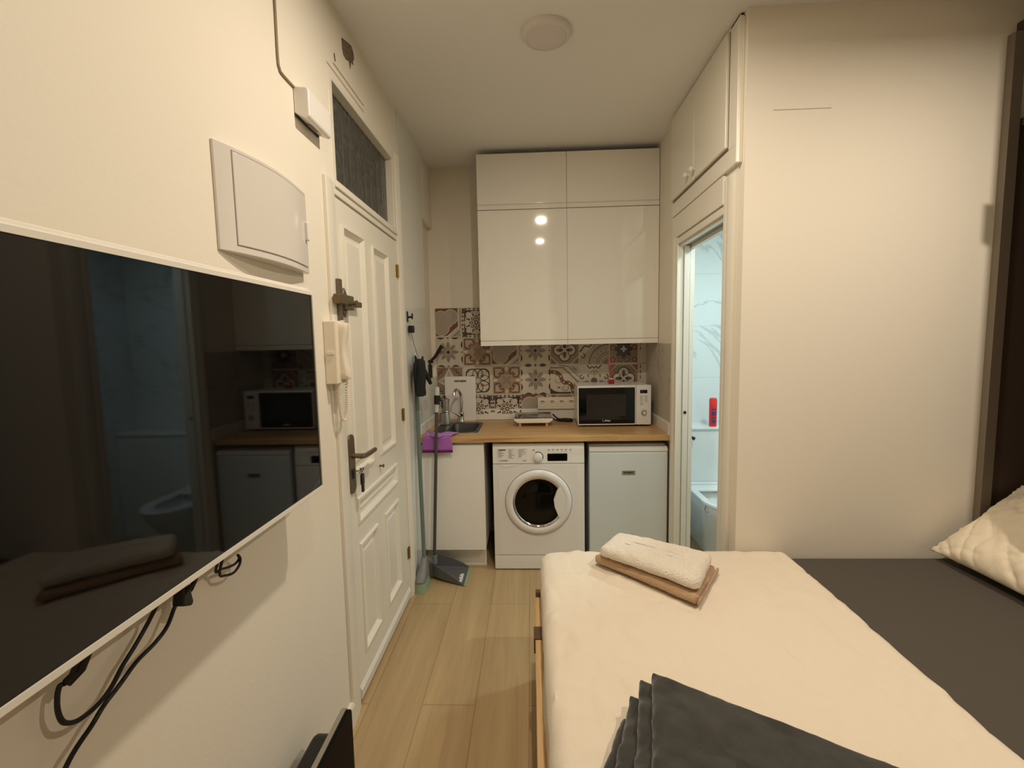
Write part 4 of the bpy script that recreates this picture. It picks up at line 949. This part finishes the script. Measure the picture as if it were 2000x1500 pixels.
def t_weave(c, z):
    t = Tile(c, z)
    t.stroke(rrect(-.40, .40, -.40, .40, .16, 4) + [rrect(-.40, .40, -.40, .40, .16, 4)[0]], .028, 'k')
    for a in range(4):
        ca, sa = math.cos(a * math.pi / 2), math.sin(a * math.pi / 2); R = lambda x, y: (x * ca - y * sa, x * sa + y * ca)
        x, y = R(.20, .20); t.arc(x, y, .19, 0, 360, .028, 'k', 24)
        x, y = R(.24, .0); t.arc(x, y, .17, 0, 360, .024, 'k', 24)
        t.petal(0, 0, 45 + 90 * a, .14, .30, .10, 'r'); x, y = R(.31, .31); t.disk(x, y, .03, 'g', 8)
    t.disk(0, 0, .14, 'w'); t.arc(0, 0, .12, 0, 360, .028, 'k', 20); t.arc(0, 0, .07, 0, 360, .02, 'g', 16)
def t_star(c, z):
    t = Tile(c, z); t.poly([(-.47, -.47), (.47, -.47), (.47, .47), (-.47, .47)], 't')
    for sx in (-1, 1):
        for sz in (-1, 1):
            for k in (0, 1, 2): t.curl(sx * (.20 + .1 * k), sz * (.42 - .1 * k), .065, 90, 300 * sx * sz, .028, 'n' if k != 1 else 'k', 10)
    o = []
    for i in range(8):
        r = .47 if i % 2 == 0 else .24; o.append((r * math.cos(i * math.pi / 4), r * math.sin(i * math.pi / 4)))
    t.poly(o, 'w'); t.stroke(o + [o[0]], .02, 'g')
    for a in range(4): t.petal(0, 0, a * 90, .08, .36, .10, 'l')
    t.disk(0, 0, .08, 't')
def t_rosette(c, z):
    t = Tile(c, z)
    t.poly([(.495, .495), (-.02, .495), (-.14, .34), (-.04, .12), (-.24, -.06), (-.495, -.30), (-.495, -.495), (.495, -.495)], 'l')
    for r, w, k in ((.66, .05, 'r'), (.58, .02, 't'), (.40, .03, 'r'), (.33, .02, 'n'), (.22, .02, 'r')): t.arc(.495, -.495, r, 90, 180, w, k, 16)
    for a in (102, 120, 138, 156, 172): t.petal(.495, -.495, a, .44, .55, .05, 'g')
    for a in (100, 118, 136, 154, 170): t.petal(.495, -.495, a, .05, .20, .04, 'r')
    P = [(v.x, v.y) for v in bez([(-.10, .48, 0), (-.18, .34, 0), (-.08, .22, 0), (-.16, .10, 0), (-.32, .12, 0), (-.42, .0, 0), (-.49, -.08, 0)], 5)]
    t.stroke(P, .04, 'k'); t.curl(-.20, .36, .13, 0, 330, .035, 'k'); t.curl(-.38, -.22, .09, 90, -300, .03, 'k'); t.disk(.06, .42, .06, 'n', 10)
def t_curls(c, z):
    t = Tile(c, z)
    for sx in (-1, 1):
        t.stroke([(v.x, v.y) for v in bez([(0, .36, 0), (sx * .07, .42, 0), (sx * .14, .36, 0), (sx * .20, .42, 0), (sx * .24, .48, 0)], 4)], .035, 'k')
        t.curl(sx * .40, .06, .09, 90, -sx * 300, .03, 'k'); t.stroke([(sx * .36, -.10), (sx * .42, -.2), (sx * .38, -.3)], .03, 'k'); t.petal(sx * .2, .1, 90, -.06, .1, .06, 'g'); t.petal(sx * .25, -.1, 0, -.08, .08, .09, 'g'); t.curl(sx * .22, -.32, .08, 200, 280, .022, 'g')
    t.curl(-.06, .2, .09, 0, 320, .022, 'g'); t.curl(.06, .2, .09, 180, -320, .022, 'g'); t.petal(0, .06, 90, 0, .2, .09, 'l')
    t.disk(0, -.06, .10, 'k'); t.disk(0, -.06, .065, 'g'); t.disk(0, -.06, .03, 'k')
def t_dark(c, z):
    t = Tile(c, z); t.poly([(-.47, -.47), (.47, -.47), (.47, .47), (-.47, .47)], 't')
    for a in range(8): t.petal(0, .0, a * 45, .0, .34, .17, 'k')
    for a in range(4): t.petal(0, 0, 90 * a, .0, .12, .07, 'w')
    for x in (-.36, -.12, .12, .36): t.disk(x, -.36, .09, 'n', 14); t.disk(x, -.36, .05, 'm', 12)
    for x, y in ((-.36, .05), (.36, .05), (-.36, .3), (.36, .3)): t.disk(x, y, .09, 'n', 14); t.disk(x, y, .05, 'm', 12)
TZ_ = [1.6625, 1.4375, 1.2125, 0.9875]
t_arch(0, TZ_[0]); t_lace(1, TZ_[0])
for f_, c in ((t_flower, 0), (t_scroll, 1), (t_arch, 2), (t_flower, 3), (t_clover, 4), (t_rosette, 5), (t_dark, 6)): f_(c, TZ_[1])
for f_, c in ((t_star, 0), (t_weave, 1), (t_scroll, 2), (t_flower, 3), (t_quarter, 4), (t_curls, 5), (t_clover, 6)): f_(c, TZ_[2])
for f_, c in ((t_lace, 0), (t_lace, 1), (t_lace, 2), (lambda c, z: t_arch(c, z, 1, 1), 3), (t_clover, 4), (t_rosette, 5), (t_scroll, 6)): f_(c, TZ_[3])
tl.cur = KEYS.index('gr')
tl.box(XL + .0065, 0.8815, TYF, YB - 0.001, 0.905, 1.55).box(XL + .0065, -0.30, TYF, YB - 0.001, 1.55, 1.775)
tl.cur = KEYS.index('w')
for z in (1.4375, 1.2125, 1.04):
    tl.box(TX0 + 7 * PT + 0.002, 0.881, TYF - 0.0006, TYF - 0.0002, z - 0.108, z + 0.108)
tl.cur = KEYS.index('k')
for z in (1.30, 1.26, 1.22, 1.44, 1.48): tl.box(TX0 + 7 * PT + 0.012, TX0 + 7 * PT + 0.018, TYF - 0.0012, TYF - 0.0007, z - 0.012, z + 0.014)
tag(tl.build('tile_backsplash', ['tile_' + k for k in KEYS]), 'patterned brown and cream tiles covering the wall behind the worktop', 'backsplash')

# ------------------------------------------------------------------ hanging and leaning things at the tiled left wall
ut = thing('kitchen_knife', 'black-handled knife hanging tilted at the left end of the tiles', 'knife', (-0.74, 3.50, 1.36))
MB().tube([(-0.752, 3.500, 1.378), (-0.720, 3.502, 1.410), (-0.668, 3.505, 1.490)], [0.011, 0.013, 0.015], 10).build('handle', 'utensil_black', ut, smooth=True)
MB().tube([(-0.668, 3.505, 1.490), (-0.656, 3.506, 1.506)], [0.010, 0.009], 10).build('end_cap', 'steel', ut)
MB().cyl((-0.774, 3.500, 1.372), (-0.738, 3.500, 1.372), 0.013, n=14).build('wall_hook', 'utensil_black', ut)
u2 = thing('kitchen_scraper', 'black scraper hanging straight down below the tilted knife', 'utensil', (-0.755, 3.46, 1.24))
MB().prism(rrect(-0.770, -0.742, 1.232, 1.352, 0.008), 'Y', 3.470, 3.486).build('handle', 'utensil_black', u2, bevel=0.003)
MB().cyl((-0.756, 3.478, 1.350), (-0.756, 3.478, 1.372), 0.006, n=10).build('neck', 'utensil_black', u2)
ch = thing('wall_clip', 'black wall clip holding a cord on the tiled left wall', 'hook', (XL + .006, 2.79, 1.67))
b = MB().box(XL + .006, XL + .012, 2.768, 2.786, 1.640, 1.702).box(XL + .010, XL + .034, 2.770, 2.786, 1.662, 1.674).box(XL + .034, XL + .040, 2.768, 2.788, 1.655, 1.690)
b.build('clip_body', 'black_plastic', ch, bevel=0.002)
c2 = tag(MB().box(XL + .012, XL + .042, 2.768, 2.806, 1.575, 1.618).build('cord_block', 'black_plastic', bevel=0.004), 'small black block hanging on the cord below the black wall clip', 'block')
um = thing('folding_umbrella', 'small folded black umbrella hanging on the tiled left wall', 'umbrella', (XL + .035, 2.84, 1.18))
ux = XL + .066
def umf(i, q):
    z = [1.418, 1.405, 1.38, 1.33, 1.28, 1.24, 1.205, 1.192][i]; r = [0.016, 0.036, 0.042, 0.043, 0.040, 0.037, 0.035, 0.030][i]
    rr_ = r * (1 + 0.20 * math.sin(5 * q + i * 0.7) + 0.08 * math.sin(3 * q - i))
    return (ux + rr_ * math.cos(q) * 0.75, 2.800 + rr_ * math.sin(q) * 1.35, z)
MB().loops([[umf(i, 2 * math.pi * j / 30) for j in range(30)] for i in range(8)], True, True).build('canopy', 'umbrella_black', um, smooth=True)
b = MB().cyl((ux - .014, 2.785, 1.405), (ux - .020, 2.775, 1.440), 0.012, 0.004, 8); b.build('fabric_tip', 'umbrella_black', um, smooth=True)
b = MB().cyl((ux + .012, 2.812, 1.40), (ux + .014, 2.822, 1.432), 0.012, 0.005, 8); b.build('fabric_tip', 'umbrella_black', um, smooth=True)
MB().tube([(ux + .024, 2.815, 1.345), (ux + .040, 2.832, 1.300), (ux + .052, 2.850, 1.262)], [0.013, 0.015, 0.011], 8).build('loose_flap', 'umbrella_black', um, smooth=True)
MB().tube(bez([(XL + .026, 2.787, 1.575), (XL + .040, 2.79, 1.50), (XL + .064, 2.795, 1.415)], 8), 0.0016, 6).build('hanging_cord', 'dark_print', um)
# broom
br = thing('broom', 'broom with green bristles and long pale green pole against the tiled wall', 'broom', (-0.69, 2.76, 0))
p0, p1 = Vector((-0.690, 2.800, 0.10)), Vector((XL + .020, 2.872, 1.452))
MB().tube([p0, p0.lerp(p1, .5), p0.lerp(p1, .93)], 0.0125, 14).build('pole', 'pole_green', br, smooth=True)
MB().tube([p0.lerp(p1, .93), p0.lerp(p1, .985)], [0.0130, 0.0125], 14).build('pole_grip', 'pale_blue', br, smooth=True)
MB().tube([p0.lerp(p1, .985), p1], [0.010, 0.007], 12).build('pole_tip', 'clear_plastic', br, smooth=True)
b = MB(); hx_, hy_ = -0.695, 2.775
def bsec(w, d, z, dx=0, dy=0): return [(hx_ + dx + x, hy_ + dy + y, z) for x, y in rrect(-d, d, -w, w, min(d, w) * .9, 5)]
b.loops([bsec(.080, .030, 0.058, 0, -.02), bsec(.082, .033, 0.070, 0, -.02), bsec(.070, .030, 0.098, 0, -.01), bsec(.034, .022, 0.135, .003, .012), bsec(.020, .018, 0.175, .005, .024)], True, True)
b.build('broom_head', 'broom_grey', br, smooth=True)
b = MB(); b.loops([bsec(.088, .036, 0.001, .0, -.022), bsec(.085, .034, 0.02, .0, -.021), bsec(.079, .030, 0.060, 0, -.02)], True, True)
b.build('bristles', 'bristle_green', br, smooth=True)
# dustpan with tall handle
dp = thing('dustpan', 'grey long-handled dustpan on the floor beside the broom', 'dustpan', (-0.55, 2.9, 0))
dX0, dX1 = -0.655, -0.437
def dpy(t, side): # t 0 back .. 1 lip
    return (2.925 - (0.045 + 0.105 * t)) if side < 0 else (2.925 + (0.03 + 0.05 * t))
b = MB(); ringsD = []
for i in range(7):
    t = i / 6; x = dX0 + (dX1 - dX0) * t
    ya, yb = 2.855 - 0.090 * t ** 0.8, 2.975 + 0.025 * t
    hw = 0.105 * (1 - t) ** 0.8 + 0.006
    zf = 0.022 * (1 - t) + 0.002
    ringsD.append([(x, ya - 0.006, hw), (x, ya - 0.004, zf - 0.001), (x, yb + .004, zf - 0.001), (x, yb + .006, hw * 1.12), (x, yb, hw * 1.12), (x, yb - .004, zf + .003), (x, ya + .004, zf + .003), (x, ya, hw)])
b.loops(ringsD, True, True)
b.box(dX0 - .012, dX0 + .004, 2.849, 2.981, 0.018, 0.112)
b.build('pan', 'pan_grey', dp, bevel=0.002)
b = MB().add([(dX1 - .002, 2.758, 0.002), (dX1 + .012, 2.764, 0.001), (dX1 + .016, 3.004, 0.001), (dX1 - .002, 3.006, 0.002), (dX1 - .002, 2.758, 0.006), (dX1 + .012, 2.764, 0.003), (dX1 + .016, 3.004, 0.003), (dX1 - .002, 3.006, 0.006)], [(0, 3, 2, 1), (4, 5, 6, 7), (0, 1, 5, 4), (1, 2, 6, 5), (2, 3, 7, 6), (3, 0, 4, 7)])
b.build('pan_lip', 'bristle_green', dp)
b = MB(); random.seed(5)
def zpan(x): return 0.022 * (1 - (x - dX0) / (dX1 - dX0)) + 0.0062
y = 2.800
for k in range(7):
    w = random.uniform(.009, .014); x = -0.475; b.box(x - (0.008 if k in (0, 3, 5) else 0), x + .018, y, y + w, zpan(x + .018) - .001, zpan(x - .008) + .0006); y += w + .0025
b.build('lettering', 'plastic_white', dp)
b = MB(); b.cyl((-0.575, 2.862, zpan(-.575) - .001), (-0.575, 2.862, zpan(-.575) + .0012), 0.014, n=16); b.build('round_sticker', 'peg', dp)
MB().cyl((-0.650, 2.905, 0.085), (-0.646, 2.903, 0.135), 0.019, 0.015, 16).build('pole_socket', 'broom_grey', dp, smooth=True)
q0, q1 = Vector((-0.650, 2.905, 0.10)), Vector((-0.594, 2.905, 1.235))
MB().tube([q0, q0.lerp(q1, .86)], 0.0105, 14).build('pole', 'pole_grey', dp, smooth=True)
MB().tube([q0.lerp(q1, .86), q0.lerp(q1, .905)], 0.0135, 14).build('pole_collar', 'clear_plastic', dp, smooth=True)
MB().tube([q0.lerp(q1, .905), q0.lerp(q1, .955)], 0.0175, 16).build('pole_band', 'black_rubber', dp, smooth=True)
MB().tube([q0.lerp(q1, .955), q0.lerp(q1, .99), q1], [0.0165, 0.0165, 0.012], 16).build('pole_grip', 'clear_plastic', dp, smooth=True)

# ------------------------------------------------------------------ bed
BX0, BX1, BYN, BYFAR = 0.032, 2.10, 0.52, 1.992
bd = thing('bed', 'pale pine bed frame, its foot rail showing beside the floor', 'bed', (1.05, 1.25, 0))
MB().box(0.000, 0.027, 0.50, 1.955, 0.22, 0.395).build('foot_rail', 'pine_rail', bd, bevel=0.003)
MB().box(0.030, 0.090, 1.90, 1.985, 0.0, 0.33).build('leg', 'pine_rail', bd, bevel=0.002)
MB().box(0.030, 0.090, 0.55, 0.63, 0.0, 0.33).build('leg', 'pine_rail', bd, bevel=0.002)
MB().box(1.98, 2.04, 1.90, 1.985, 0.0, 0.33).build('leg', 'pine_rail', bd, bevel=0.002)
MB().box(1.98, 2.04, 0.55, 0.63, 0.0, 0.33).build('leg', 'pine_rail', bd, bevel=0.002)
MB().box(0.030, BX1, 0.53, 1.985, 0.331, 0.375).build('slat_base', 'pine_rail', bd)
MB().box(-0.006, 0.030, 1.660, 1.735, 0.34, 0.401).build('corner_block', 'dark_wood_block', bd, bevel=0.002)
MB().box(0.004, 0.029, 1.956, 1.985, 0.30, 0.415).build('corner_block', 'dark_wood_block', bd, bevel=0.002)
noise.seed_set(3)
def nz(x, y, z=0.0): return noise.noise(Vector((x, y, z)))
m_ = thing('mattress', 'thick mattress under a grey fitted sheet', 'mattress', (1.08, 1.25, 0.376))
def rbox(x0, x1, y0, y1, z0, z1, r, nu=1):
    b = MB(); rings = []
    for i in range(6):
        q = math.pi / 2 * i / 5; ins = r * (1 - math.sin(q)) if False else r * (1 - math.cos(math.pi / 2 - q)); rings.append((ins, z0 + r * (1 - math.cos(q))))
    for i in range(6):
        q = math.pi / 2 * i / 5; rings.append((r * (1 - math.cos(q)), z1 - r * (1 - math.sin(q))))
    b.loops([[(x, y, z) for x, y in rrect(x0 + i_, x1 - i_, y0 + i_, y1 - i_, max(0.05 - i_, 0.004), 5)] for i_, z in rings], True, True)
    return b
rbox(0.055, BX1, BYN, BYFAR - 0.004, 0.376, 0.566, 0.03).build('fitted_sheet', 'grey_sheet', m_, smooth=True)
# duvet folded over the foot half of the bed
DR = 1.052; DZ = 0.592
def duv(u, v):
    # u across X (with the hanging flap at u<0.2), v along Y
    HX = 0.22
    Ltot = HX + (DR - BX0)
    s = u * Ltot - HX            # distance from the left edge, <0 on the flap
    yy = BYN + 0.02 + v * (BYFAR + 0.012 - BYN - 0.02)
    r = 0.042
    def bend(a, r):                # a = distance inside the edge (may be negative): returns (offset outwards, drop)
        if a >= r: return 0.0, 0.0
        t = (r - a) / r
        if t < math.pi / 2: return r * math.sin(t) - (r - a), r * (1 - math.cos(t))
        return r - (r - a), r + (t - math.pi / 2) * r
    ox, dz = bend(s, r)
    x = BX0 + s - ox
    hang = max(0.0, -s)
    # right edge: thin rolled hem, slightly wavy
    wv = 0.010 * nz(yy * 2.2, 7.1) + 0.016 * math.sin((yy - 1.0) * 2.0)
    x += wv * max(0.0, (s - 0.5) / 0.5)
    e = (DR - BX0) - s
    if e < 0.022: dz += 0.022 * (1 - math.sqrt(max(0.0, 1 - ((0.022 - e) / 0.022) ** 2)))
    # far edge rolls down towards the wall
    ef = (BYFAR + 0.012) - yy; rf = 0.05
    if ef < rf: dz += rf * (1 - math.sqrt(max(0.0, 1 - ((rf - ef) / rf) ** 2)))
    # rounded far left corner
    if s < 0.11 and yy > BYFAR - 0.10:
        k = ((0.11 - s) / 0.15) * ((yy - (BYFAR - 0.10)) / 0.11); k = max(0.0, min(1.3, k)); yy -= 0.05 * k * k; dz += 0.014 * k * k
    z = DZ - dz
    w = 0.0045 * nz(x * 3.1, yy * 3.4) + 0.0045 * nz(x * 8, yy * 6, 2.0) + 0.002 * nz(x * 19 + yy * 6, yy * 15, 6.0)
    w += 0.006 * max(0, 1 - abs(s - 0.10) / 0.22) * nz(x * 7 + yy * 5, yy * 9, 5.0)
    w += 0.006 * abs(nz((x + 0.6 * yy) * 6, (yy - 0.4 * x) * 14, 9.0)) * max(0.0, 1 - (Vector((x - 0.85, yy - 1.7)).length / 0.5))
    rd = (1 - abs(nz(x * 5 + yy * 3.2, yy * 7 - x * 4, 11.0)) * 2.2)
    w += 0.0055 * max(0.0, rd) ** 5 * (1.3 if s < 0.30 else 0.55)
    rd2 = (1 - abs(nz(x * 3 - yy * 4, yy * 2.5 + x * 9, 17.0)) * 2.4)
    w -= 0.005 * max(0.0, rd2) ** 6
    z += w * (1 if dz < 0.02 else 0.4)
    if hang > 0: x += 0.010 * nz(yy * 6, z * 4, 3.0) * min(1, hang / 0.06) + 0.006 * nz(yy * 15, z * 9, 1.0) * min(1, hang / 0.05)
    return (x, yy, z)
tag(MB().grid(duv, 120, 110).build('duvet', 'duvet_cotton', smooth=True, solidify=0.012), 'cream duvet spread over the foot end of the bed', 'duvet')

# ------------------------------------------------------------------ towels, blanket, pillow
def slab(corners, z0, z1, r, nu=46, nv=32, amp=0.003, seed=0.0, sag=0.0):
    """soft folded slab: rounded pillow-like cross-section over the four ground corners (a-b-c-d)"""
    A, B_, C_, D_ = [Vector((p[0], p[1])) for p in corners]
    def P(u, v): return (A * (1 - u) + B_ * u) * (1 - v) + (D_ * (1 - u) + C_ * u) * v
    la, lb = (B_ - A).length, (D_ - A).length
    H = z1 - z0; mb = MB(); NR = 8; rings = []
    ou = rrect(0, la, 0, lb, r * 1.2, 5)
    den = []
    for i in range(len(ou)):
        p, q = Vector(ou[i]), Vector(ou[(i + 1) % len(ou)]); k = max(1, int((q - p).length / 0.012))
        for j in range(k): den.append(p.lerp(q, j / k))
    cen = Vector((la / 2, lb / 2))
    def pt(p, ins, z):
        q = p.copy()
        if ins:
            q.x = min(max(q.x, ins), la - ins) if ins < la / 2 else la / 2; q.y = min(max(q.y, ins), lb - ins) if ins < lb / 2 else lb / 2
        g = P(q.x / la, q.y / lb)
        n1 = amp * nz(g.x * 22 + seed, g.y * 22, z * 30) + amp * 0.6 * nz(g.x * 50, g.y * 50 + seed, z * 60)
        d = (q - cen).normalized() if (q - cen).length > 1e-6 else Vector((0, 0))
        zz = z + (n1 if z > z0 + 0.001 else 0) - (sag * (abs(q.x / la - 0.5) * 2) ** 2 if z > z0 + H * 0.3 else 0)
        return (g.x + d.x * n1 * 0.8, g.y + d.y * n1 * 0.8, max(zz, z0))
    for i in range(NR + 1):
        q = math.pi * i / NR; z = z0 + H / 2 * (1 - math.cos(q)); ins = min(H / 2, r) * (1 - math.sin(q))
        rings.append([pt(p, ins, z) for p in den])
    for ins in (H / 2 + 0.012, H / 2 + 0.03, H / 2 + 0.055, H / 2 + 0.085, H / 2 + 0.115, H / 2 + 0.15):
        if ins < min(la, lb) / 2 - 0.004: rings.append([pt(p, ins, z1) for p in den])
    mb.loops(rings, True, True)
    return mb
TB = [(0.235, 1.853), (0.545, 1.525), (0.709, 1.769), (0.399, 2.000)]
TB = [(0.240, 1.846), (0.548, 1.526), (0.706, 1.762), (0.392, 1.970)]
tz = 0.6045
tb = thing('folded_towel', 'beige folded towel lying under the white one on the duvet', 'towel', (0.47, 1.75, tz), 'folded towels on the duvet')
slab(TB, tz, tz + 0.040, 0.020, amp=0.003, seed=1.0, sag=0.003).build('towel_fold', 'towel_beige', tb, smooth=True)
slab([(0.705, 1.766), (0.548, 1.530), (0.556, 1.528), (0.716, 1.764)], tz + .002, tz + 0.024, 0.008, amp=0.002, seed=5.0, nu=8).build('towel_edge', 'towel_beige', tb, smooth=True)
TW = [(0.252, 1.800), (0.560, 1.526), (0.695, 1.762), (0.358, 1.985)]
TW = [(0.256, 1.812), (0.556, 1.536), (0.690, 1.762), (0.362, 1.968)]
tw = thing('folded_towel', 'white folded towel on top of the beige one', 'towel', (0.47, 1.75, tz + 0.0425), 'folded towels on the duvet')
slab(TW, tz + 0.0425, tz + 0.094, 0.026, amp=0.0045, seed=2.0, sag=0.008).build('towel_fold', 'towel_white', tw, smooth=True)
# fleece blanket: several folded layers, their round fold edges showing on the left
bk = thing('fleece_blanket', 'dark grey fleece blanket folded in layers on the duvet', 'blanket', (0.45, 0.85, 0.597))
ua, va = Vector((0.845, -0.536)), Vector((-0.425, -0.905))
c0 = Vector((0.262, 1.172))
for k, (a, dd_, dz_) in enumerate((((0.205, 1.058), (0.085, 0.800), 0.0), ((0.232, 1.100), (0.125, 0.790), 0.020), ((0.262, 1.128), (0.172, 0.780), 0.041), ((0.290, 1.128), (0.205, 0.770), 0.062))):
    a, dd_ = Vector(a) + Vector((-0.004, -0.026)), Vector(dd_); bb_ = Vector((0.271, 1.114)) + ua * 0.86 + Vector((0, -0.006 * (3 - k))); cc_ = bb_ + (dd_ - a) * 1.9
    dd_ = a + (dd_ - a) * 2.0
    slab([a, bb_, cc_, dd_], 0.6085 + dz_, 0.6085 + dz_ + 0.0265, 0.0132, amp=0.007, seed=k * 3.3).build('blanket_layer', 'fleece', bk, smooth=True)
# pillow leaning on the headboard
pw = MB(); NU, NV = 72, 96
PO = Vector((1.676, 1.655, 0.600)); du_ = Vector((math.cos(math.radians(38)), 0, math.sin(math.radians(38)))); dn_ = Vector((-math.sin(math.radians(38)), 0, math.cos(math.radians(38))))
def pil(sgn):
    def f(u, v):
        a, c = u * 2 - 1, v * 2 - 1
        th = (max(0, 1 - abs(a) ** 2.6) * max(0, 1 - abs(c) ** 2.6)) ** 0.55 * 0.072
        pin = 1 - 0.07 * (1 - abs(a) ** 2) * abs(c) ** 3
        pin2 = 1 - 0.06 * (1 - abs(c) ** 2) * abs(a) ** 3
        lx, ly = a * 0.225 * pin2, c * 0.325 * pin
        q1_, q2_ = lx * 0.8 + ly * 0.6, ly * 0.8 - lx * 0.6
        wr = (0.012 * nz(lx * 7, ly * 6, 3.0) - 0.009 * max(0.0, 1 - 2.6 * abs(nz(q1_ * 5, q2_ * 19, 8.0))) ** 2 - 0.006 * max(0.0, 1 - 2.6 * abs(nz(q1_ * 22, q2_ * 9, 5.0))) ** 2) * min(1, th / 0.02)
        rf = 0.010 * nz(a * 12, c * 12, 4.0) * (1 if th < 0.014 else 0)
        p = PO + du_ * (lx + 0.225) + Vector((0, ly, 0)) + dn_ * (sgn * th + (wr if sgn > 0 else 0) + rf + 0.012 * (abs(c) ** 4) * 0)
        p.z = max(p.z, 0.5705)
        return p
    return f
pw.grid(pil(1), NU, NV); pw.grid(pil(-1), NU, NV)
o = tag(pw.build('pillow', 'pillow_cotton', smooth=True), 'crumpled cream pillow leaning at the head of the grey sheet', 'pillow')
bmx = bmesh.new(); bmx.from_mesh(o.data); bmesh.ops.remove_doubles(bmx, verts=bmx.verts, dist=0.0004); bmesh.ops.recalc_face_normals(bmx, faces=bmx.faces); bmx.to_mesh(o.data); bmx.free()
# dark alcove unit round the bed head
hu = thing('bed_head_unit', 'dark brown open unit around the head of the bed', 'shelf unit', (2.1, 1.3, 0))
UZ = 2.335
MB().box(1.925, 2.24, 2.000, 2.0215, 0.0, UZ - 0.02).build('side_panel', 'dark_brown_panel', hu)
MB().box(1.884, 1.925, 1.990, 2.0215, 0.0, 2.665).build('shadow_band_strip', 'shadow_band_tone', hu)  # added strip, its dark colour deepens the shadow band on the far wall
MB().box(2.215, 2.24, 0.45, 2.000, 0.0, UZ - 0.02).build('back_panel', 'dark_brown_panel', hu)
MB().box(1.935, 2.24, 0.45, 2.0215, UZ - 0.02, UZ + 0.012).build('shelf', 'dark_brown_panel', hu, bevel=0.002)
MB().box(1.915, 2.24, 0.45, 2.0215, 2.665, 2.71).build('top_board', 'dark_brown_panel', hu, bevel=0.002)
MB().box(1.945, 2.24, 0.45, 0.47, 0.0, UZ - .02).build('side_panel', 'dark_brown_panel', hu)
d_ = MB().box(-0.004, 0.018, -0.26, 0.0, 0.95, 2.672).xform(Matrix.Translation((1.706, 1.60, 0)) @ Matrix.Rotation(math.radians(36), 4, 'Z'))  # unseen board added out of view to cast the shadow band
do_ = d_.build('shadow_board', 'dark_brown_panel', hu, bevel=0.002)
MB().box(1.686, 1.706, 1.582, 1.598, 2.216, 2.302).build('shadow_board_step', 'dark_brown_panel', do_, bevel=0.003)  # added bump on the unseen board, makes the step in its shadow
